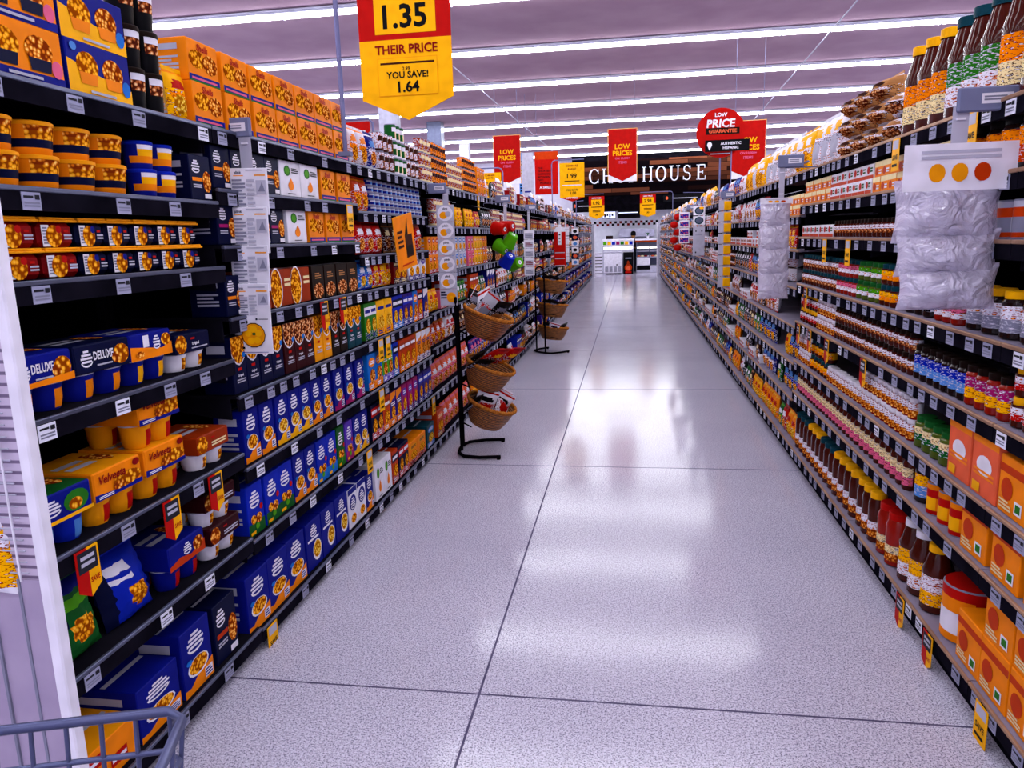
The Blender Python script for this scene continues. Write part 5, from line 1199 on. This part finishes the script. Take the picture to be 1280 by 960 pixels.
# ------------------------------------------------------------------ meat counter at the end of the aisle
m = MB(); m.box(-2.35, 4.4, 31.42, 31.66, 2.5, ZC - .01, 'blackm'); struct(m.build('wall_bulkhead'), 'black bulkhead above the counter')
m = MB(); m.box(-2.3, 4.35, 31.34, 31.41, 3.12, 4.5, 'planks'); struct(m.build('wall_planks'), 'dark and brown wooden plank cladding behind the white letters')
def serif(ch):
    S = []      # list of polygons in a unit box (width up to .8, height 1)
    def rect(x0, z0, x1, z1): S.append([(x0, z0), (x1, z0), (x1, z1), (x0, z1)])
    def ring_(cx, cz, rx, rz, tx, tz, a0, a1, n=20):
        p = [(cx + rx * math.cos(a), cz + rz * math.sin(a)) for a in [a0 + (a1 - a0) * i / n for i in range(n + 1)]]
        q = [(cx + (rx - tx) * math.cos(a), cz + (rz - tz) * math.sin(a)) for a in [a0 + (a1 - a0) * i / n for i in range(n + 1)]]
        for i in range(n): S.append([q[i], p[i], p[i + 1], q[i + 1]])
    sf = .05
    if ch == 'O': ring_(.4, .5, .4, .5, .14, .05, 0, 2 * PI)
    if ch == 'C': ring_(.42, .5, .42, .5, .14, .05, .75, 2 * PI - .75); rect(.68, .68, .73, .95); rect(.68, .05, .73, .3)
    if ch == 'H': rect(.08, 0, .2, 1); rect(.6, 0, .72, 1); rect(.2, .47, .6, .53); [rect(a, b, a + .28, b + sf) for a in (0, .52) for b in (0, 1 - sf)]
    if ch == 'P': rect(.1, 0, .22, 1); rect(0, 0, .34, sf); rect(0, 1 - sf, .3, 1); ring_(.3, .74, .34, .26, .12, .05, -PI / 2, PI / 2, 12)
    if ch == 'U': rect(.1, .3, .22, 1); rect(.62, .3, .68, 1); rect(0, 1 - sf, .32, 1); rect(.52, 1 - sf, .78, 1); ring_(.39, .32, .29, .32, .1, .06, PI, 2 * PI, 14)
    if ch == 'S': ring_(.3, .74, .26, .26, .1, .06, .5, PI * 1.5, 12); ring_(.3, .27, .28, .27, .1, .06, -PI * .86, PI / 2, 14); rect(.5, .74, .55, .95); rect(.03, .05, .08, .28)
    if ch == 'E': rect(.08, 0, .2, 1); rect(0, 0, .66, sf); rect(0, 1 - sf, .62, 1); rect(.2, .47, .46, .53); rect(.61, 0, .66, .26); rect(.57, .76, .62, 1); rect(.44, .38, .48, .62)
    return S
ncur = {}
for i, ch in enumerate('CHOPHOUSE'):
    mb = MB()
    for pl in serif(ch):
        q = [(x * .53, z * .58) for x, z in pl]
        if sum(q[k_][0] * q[(k_ + 1) % 4][1] - q[(k_ + 1) % 4][0] * q[k_][1] for k_ in range(4)) < 0: q = q[::-1]
        mb.prism(q, -.06, 0, 'deliw')
    ncur[ch] = ncur.get(ch, 0) + 1
    o = mb.build('wall_letter', None, (-1.66 + .53 * i, 31.335, 3.60 + .0 * i)); tag(o, f"large white serif letter {ch}, {ordw(i + 1)} letter of the word on the planks", 'letter', 'white letters on the wooden wall')
m = MB(); m.box(-3.2, 4.4, 33.3, 33.42, 0, 2.6, 'deliw'); struct(m.build('wall_tiled'), 'white tiled wall behind the counter')
m = MB()
for i in range(44):
    for j in range(2):
        m.box(-1.9 + .11 * i, -1.9 + .11 * i + .109, 33.285, 33.3, 1.93 + .1 * j, 2.029 + .1 * j, ('black' if (i // 2) % 2 else 'crimson') if (i + j) % 2 == 0 else 'white')
struct(m.build('trim_9'), 'red, black and white checkered tile band on the white wall')
def simple_thing(name, label, cat, parts, loc=(0, 0, 0), group=None):
    r = empty(name, loc); tag(r, label, cat, group)
    for pn, fn in parts: mb = MB(); fn(mb); mb.build(pn, r)
    return r
simple_thing('range_hood', 'brushed steel hood on the tiled wall', 'hood', [('hood_body', lambda m: (m.prism([(-.55, 0), (1.0, 0), (1.0, .3), (-.4, .36)], 32.9, 33.28, 'stain')))], (0, 0, 1.45))
simple_thing('chest_freezer', 'white chest freezer at the end of the aisle', 'freezer', [('body', lambda m: (m.box(-.36, .36, 0, .7, .05, .84, 'white', bev=.02), m.box(-.3, .3, .05, .65, 0, .05, 'black'))), ('lid', lambda m: m.box(-.37, .37, -.01, .71, .84, .9, 'lgrey', bev=.015)),
    ('vent_grille', lambda m: [m.box(-.3 + .17 * i + .02 * j, -.3 + .17 * i + .02 * j + .011, -.012, -.001, .1, .32, 'grey') for i in range(4) for j in range(6)]), ('control_knob', lambda m: m.box(.13, .2, -.015, 0, .36, .4, 'dgrey', bev=.004))], (-.69, 30.3, 0))
simple_thing('display_stand', 'black display stand with an orange food picture', 'display stand', [('stand', lambda m: m.box(-.2, .2, 0, .5, 0, .86, 'black', bev=.01)), ('picture', lambda m: art(m, .4, .86, [('e', .5, .3, .36, .17, 'rust'), ('e', .5, .28, .2, .1, 'salmon'), ('r', .2, .05, .8, .14, 'red'), ('e', .48, .5, .12, .12, 'brick'), ('lines', .2, .68, .8, .78, 1, 'grey')], -.0006)), ], (-.08, 30.3, 0))
simple_thing('glass_display_case', 'lit glass meat case beside the black display stand', 'display case', [
    ('base', lambda m: (m.box(0, 1.6, 0, .9, 0, .28, 'lgrey', bev=.01), m.box(.02, .55, -.01, 0, .3, .6, 'white'), m.box(.02, .55, -.012, 0, .12, .28, 'black'))), ('shelf', lambda m: (m.box(0, 1.6, 0, .9, .6, .64, 'stain'), m.box(0, 1.6, .1, .9, .84, .87, 'stain'))),
    ('lamp', lambda m: m.box(.02, 1.58, .05, .1, .98, 1.03, 'casel')), ('top', lambda m: (m.box(-.05, 1.65, -.02, .9, 1.22, 1.3, 'brick', bev=.01), m.box(-.05, 1.65, -.02, .9, 1.3, 1.36, 'white'))),
    ('post', lambda m: [m.box(x, x + .03, 0, .03, .3, 1.22, 'steel') for x in (0, .5, 1.05, 1.57)]), ('back', lambda m: m.box(0, 1.6, .86, .9, .28, 1.22, 'steel'))], (.24, 31.2, 0))
rr = random.Random(4)
for i in range(8):
    mb = MB(); mb.lathe([(.001, 0), (.06, .004), (.075, .02), (.05, .05), (.001, .06)], 10, ('salmon', 'cream', 'crimson', 'white')[i % 4], 0, 0, 1, .8)
    o = mb.build('meat_tray', None, (.34 + .14 * i, 31.38, .641)); tag(o, f"{ordw(i + 1)} wrapped food mound from the display stand in the glass case", 'food', 'food in the glass case')
simple_thing('service_counter', 'white counter edged with bright coloured squares', 'counter', [('body', lambda m: m.box(0, 1.25, 0, .8, 0, 1.12, 'lgrey')), ('top', lambda m: m.box(-.02, 1.27, -.03, .82, 1.3, 1.38, 'white', bev=.01)),
    ('bunting', lambda m: (m.box(0, 1.25, -.01, .02, 1.13, 1.3, 'white'), [m.box(.02 + .175 * i, .16 + .175 * i, -.018, -.01, 1.15, 1.28, ('lime', 'yellow', 'blue', 'magenta', 'leaf', 'yellow', 'blue')[i]) for i in range(7)])), ('lamp', lambda m: m.box(.05, 1.2, -.02, -.01, .98, 1.05, 'casel'))], (-1.12, 31.2, 0))
for i in range(7):
    simple_thing('drink_case', f"white and maroon case, {ordw(i + 1)} from the floor beside the freezer", 'case', [('box', lambda m: (m.box(-.16, .16, 0, .4, 0, .125, 'white'), m.box(-.161, .161, -.002, .4, .075, .105, 'maroon')))], (-1.24, 29.4, .126 * i), 'stacked cases by the freezer')
for i, (x, w_, c) in enumerate(((-.86, .55, 'screen'), (-.06, .9, 'blackm'))):
    simple_thing('menu_screen', ['bright blue lit menu screen under the black bulkhead', 'dark menu screen with a blue line under the black bulkhead'][i], 'screen', [('bezel', lambda m: m.box(-w_ / 2, w_ / 2, 0, .05, 0, .3, 'black')),
        ('display', lambda m: (m.box(-w_ / 2 + .02, w_ / 2 - .02, -.003, 0, .02, .28, 'blackm' if i else 'screen'), [m.box(-.2 + .1 * j, -.13 + .1 * j, -.005, -.003, .06 + .05 * (j % 2), .2, 'black') for j in range(4)] if i == 0 else m.box(-w_ / 2 + .03, w_ / 2 - .1, -.005, -.003, .2, .24, 'screen')))], (x, 31.36, 2.2))
simple_thing('register', 'small dark register on the tiled counter', 'register', [('body', lambda m: m.box(-.14, .14, 0, .2, 0, .14, 'choc', bev=.01))], (-.85, 31.4, 1.38))
# figure behind the counter: only the dark hair and shoulders show over the case
def person():
    mb = MB(); r = empty('person', (.12, 32.6, 0)); tag(r, 'person with dark hair bending behind the glass case', 'person')
    pr = [(.13, 0), (.15, .3), (.15, .8), (.17, 1.0), (.2, 1.15), (.21, 1.25), (.15, 1.33), (.06, 1.37), (.055, 1.42), (.08, 1.46), (.1, 1.53), (.095, 1.6), (.06, 1.65), (.01, 1.66)]
    mb.lathe(pr, 20, lambda i, t: 'dgrey' if i < 7 else 'tan', 0, 0, 1, .7)
    for s_ in (-1, 1): mb.tube([(s_ * .19, 0, 1.24), (s_ * .25, -.05, 1.0), (s_ * .16, -.24, .95), (s_ * .1, -.32, .98)], .042, 'dgrey', 8); mb.tube([(s_ * .1, -.32, .98), (s_ * .07, -.4, 1.0)], .028, 'tan', 8)
    mb.build('body', r); q = MB(); q.lathe([(.108, 1.5), (.115, 1.56), (.105, 1.63), (.07, 1.68), (.01, 1.695)], 16, 'black', 0, .012); q.build('hair', r)
person()
simple_thing('potted_plant', 'small dark plant standing on the case end', 'plant', [('pot', lambda m: m.lathe([(.04, 0), (.055, .1), (.05, .1), (.04, .02)], 12, 'white')), ('leaves', lambda m: [m.poly([(0, 0, .1), (.05 * math.cos(a), .05 * math.sin(a), .22), (.14 * math.cos(a + .2), .14 * math.sin(a + .2), .27), (.04 * math.cos(a + .5), .04 * math.sin(a + .5), .2)], 'green') for a in [.7 * j for j in range(9)]])], (.7, 31.4, 1.361))
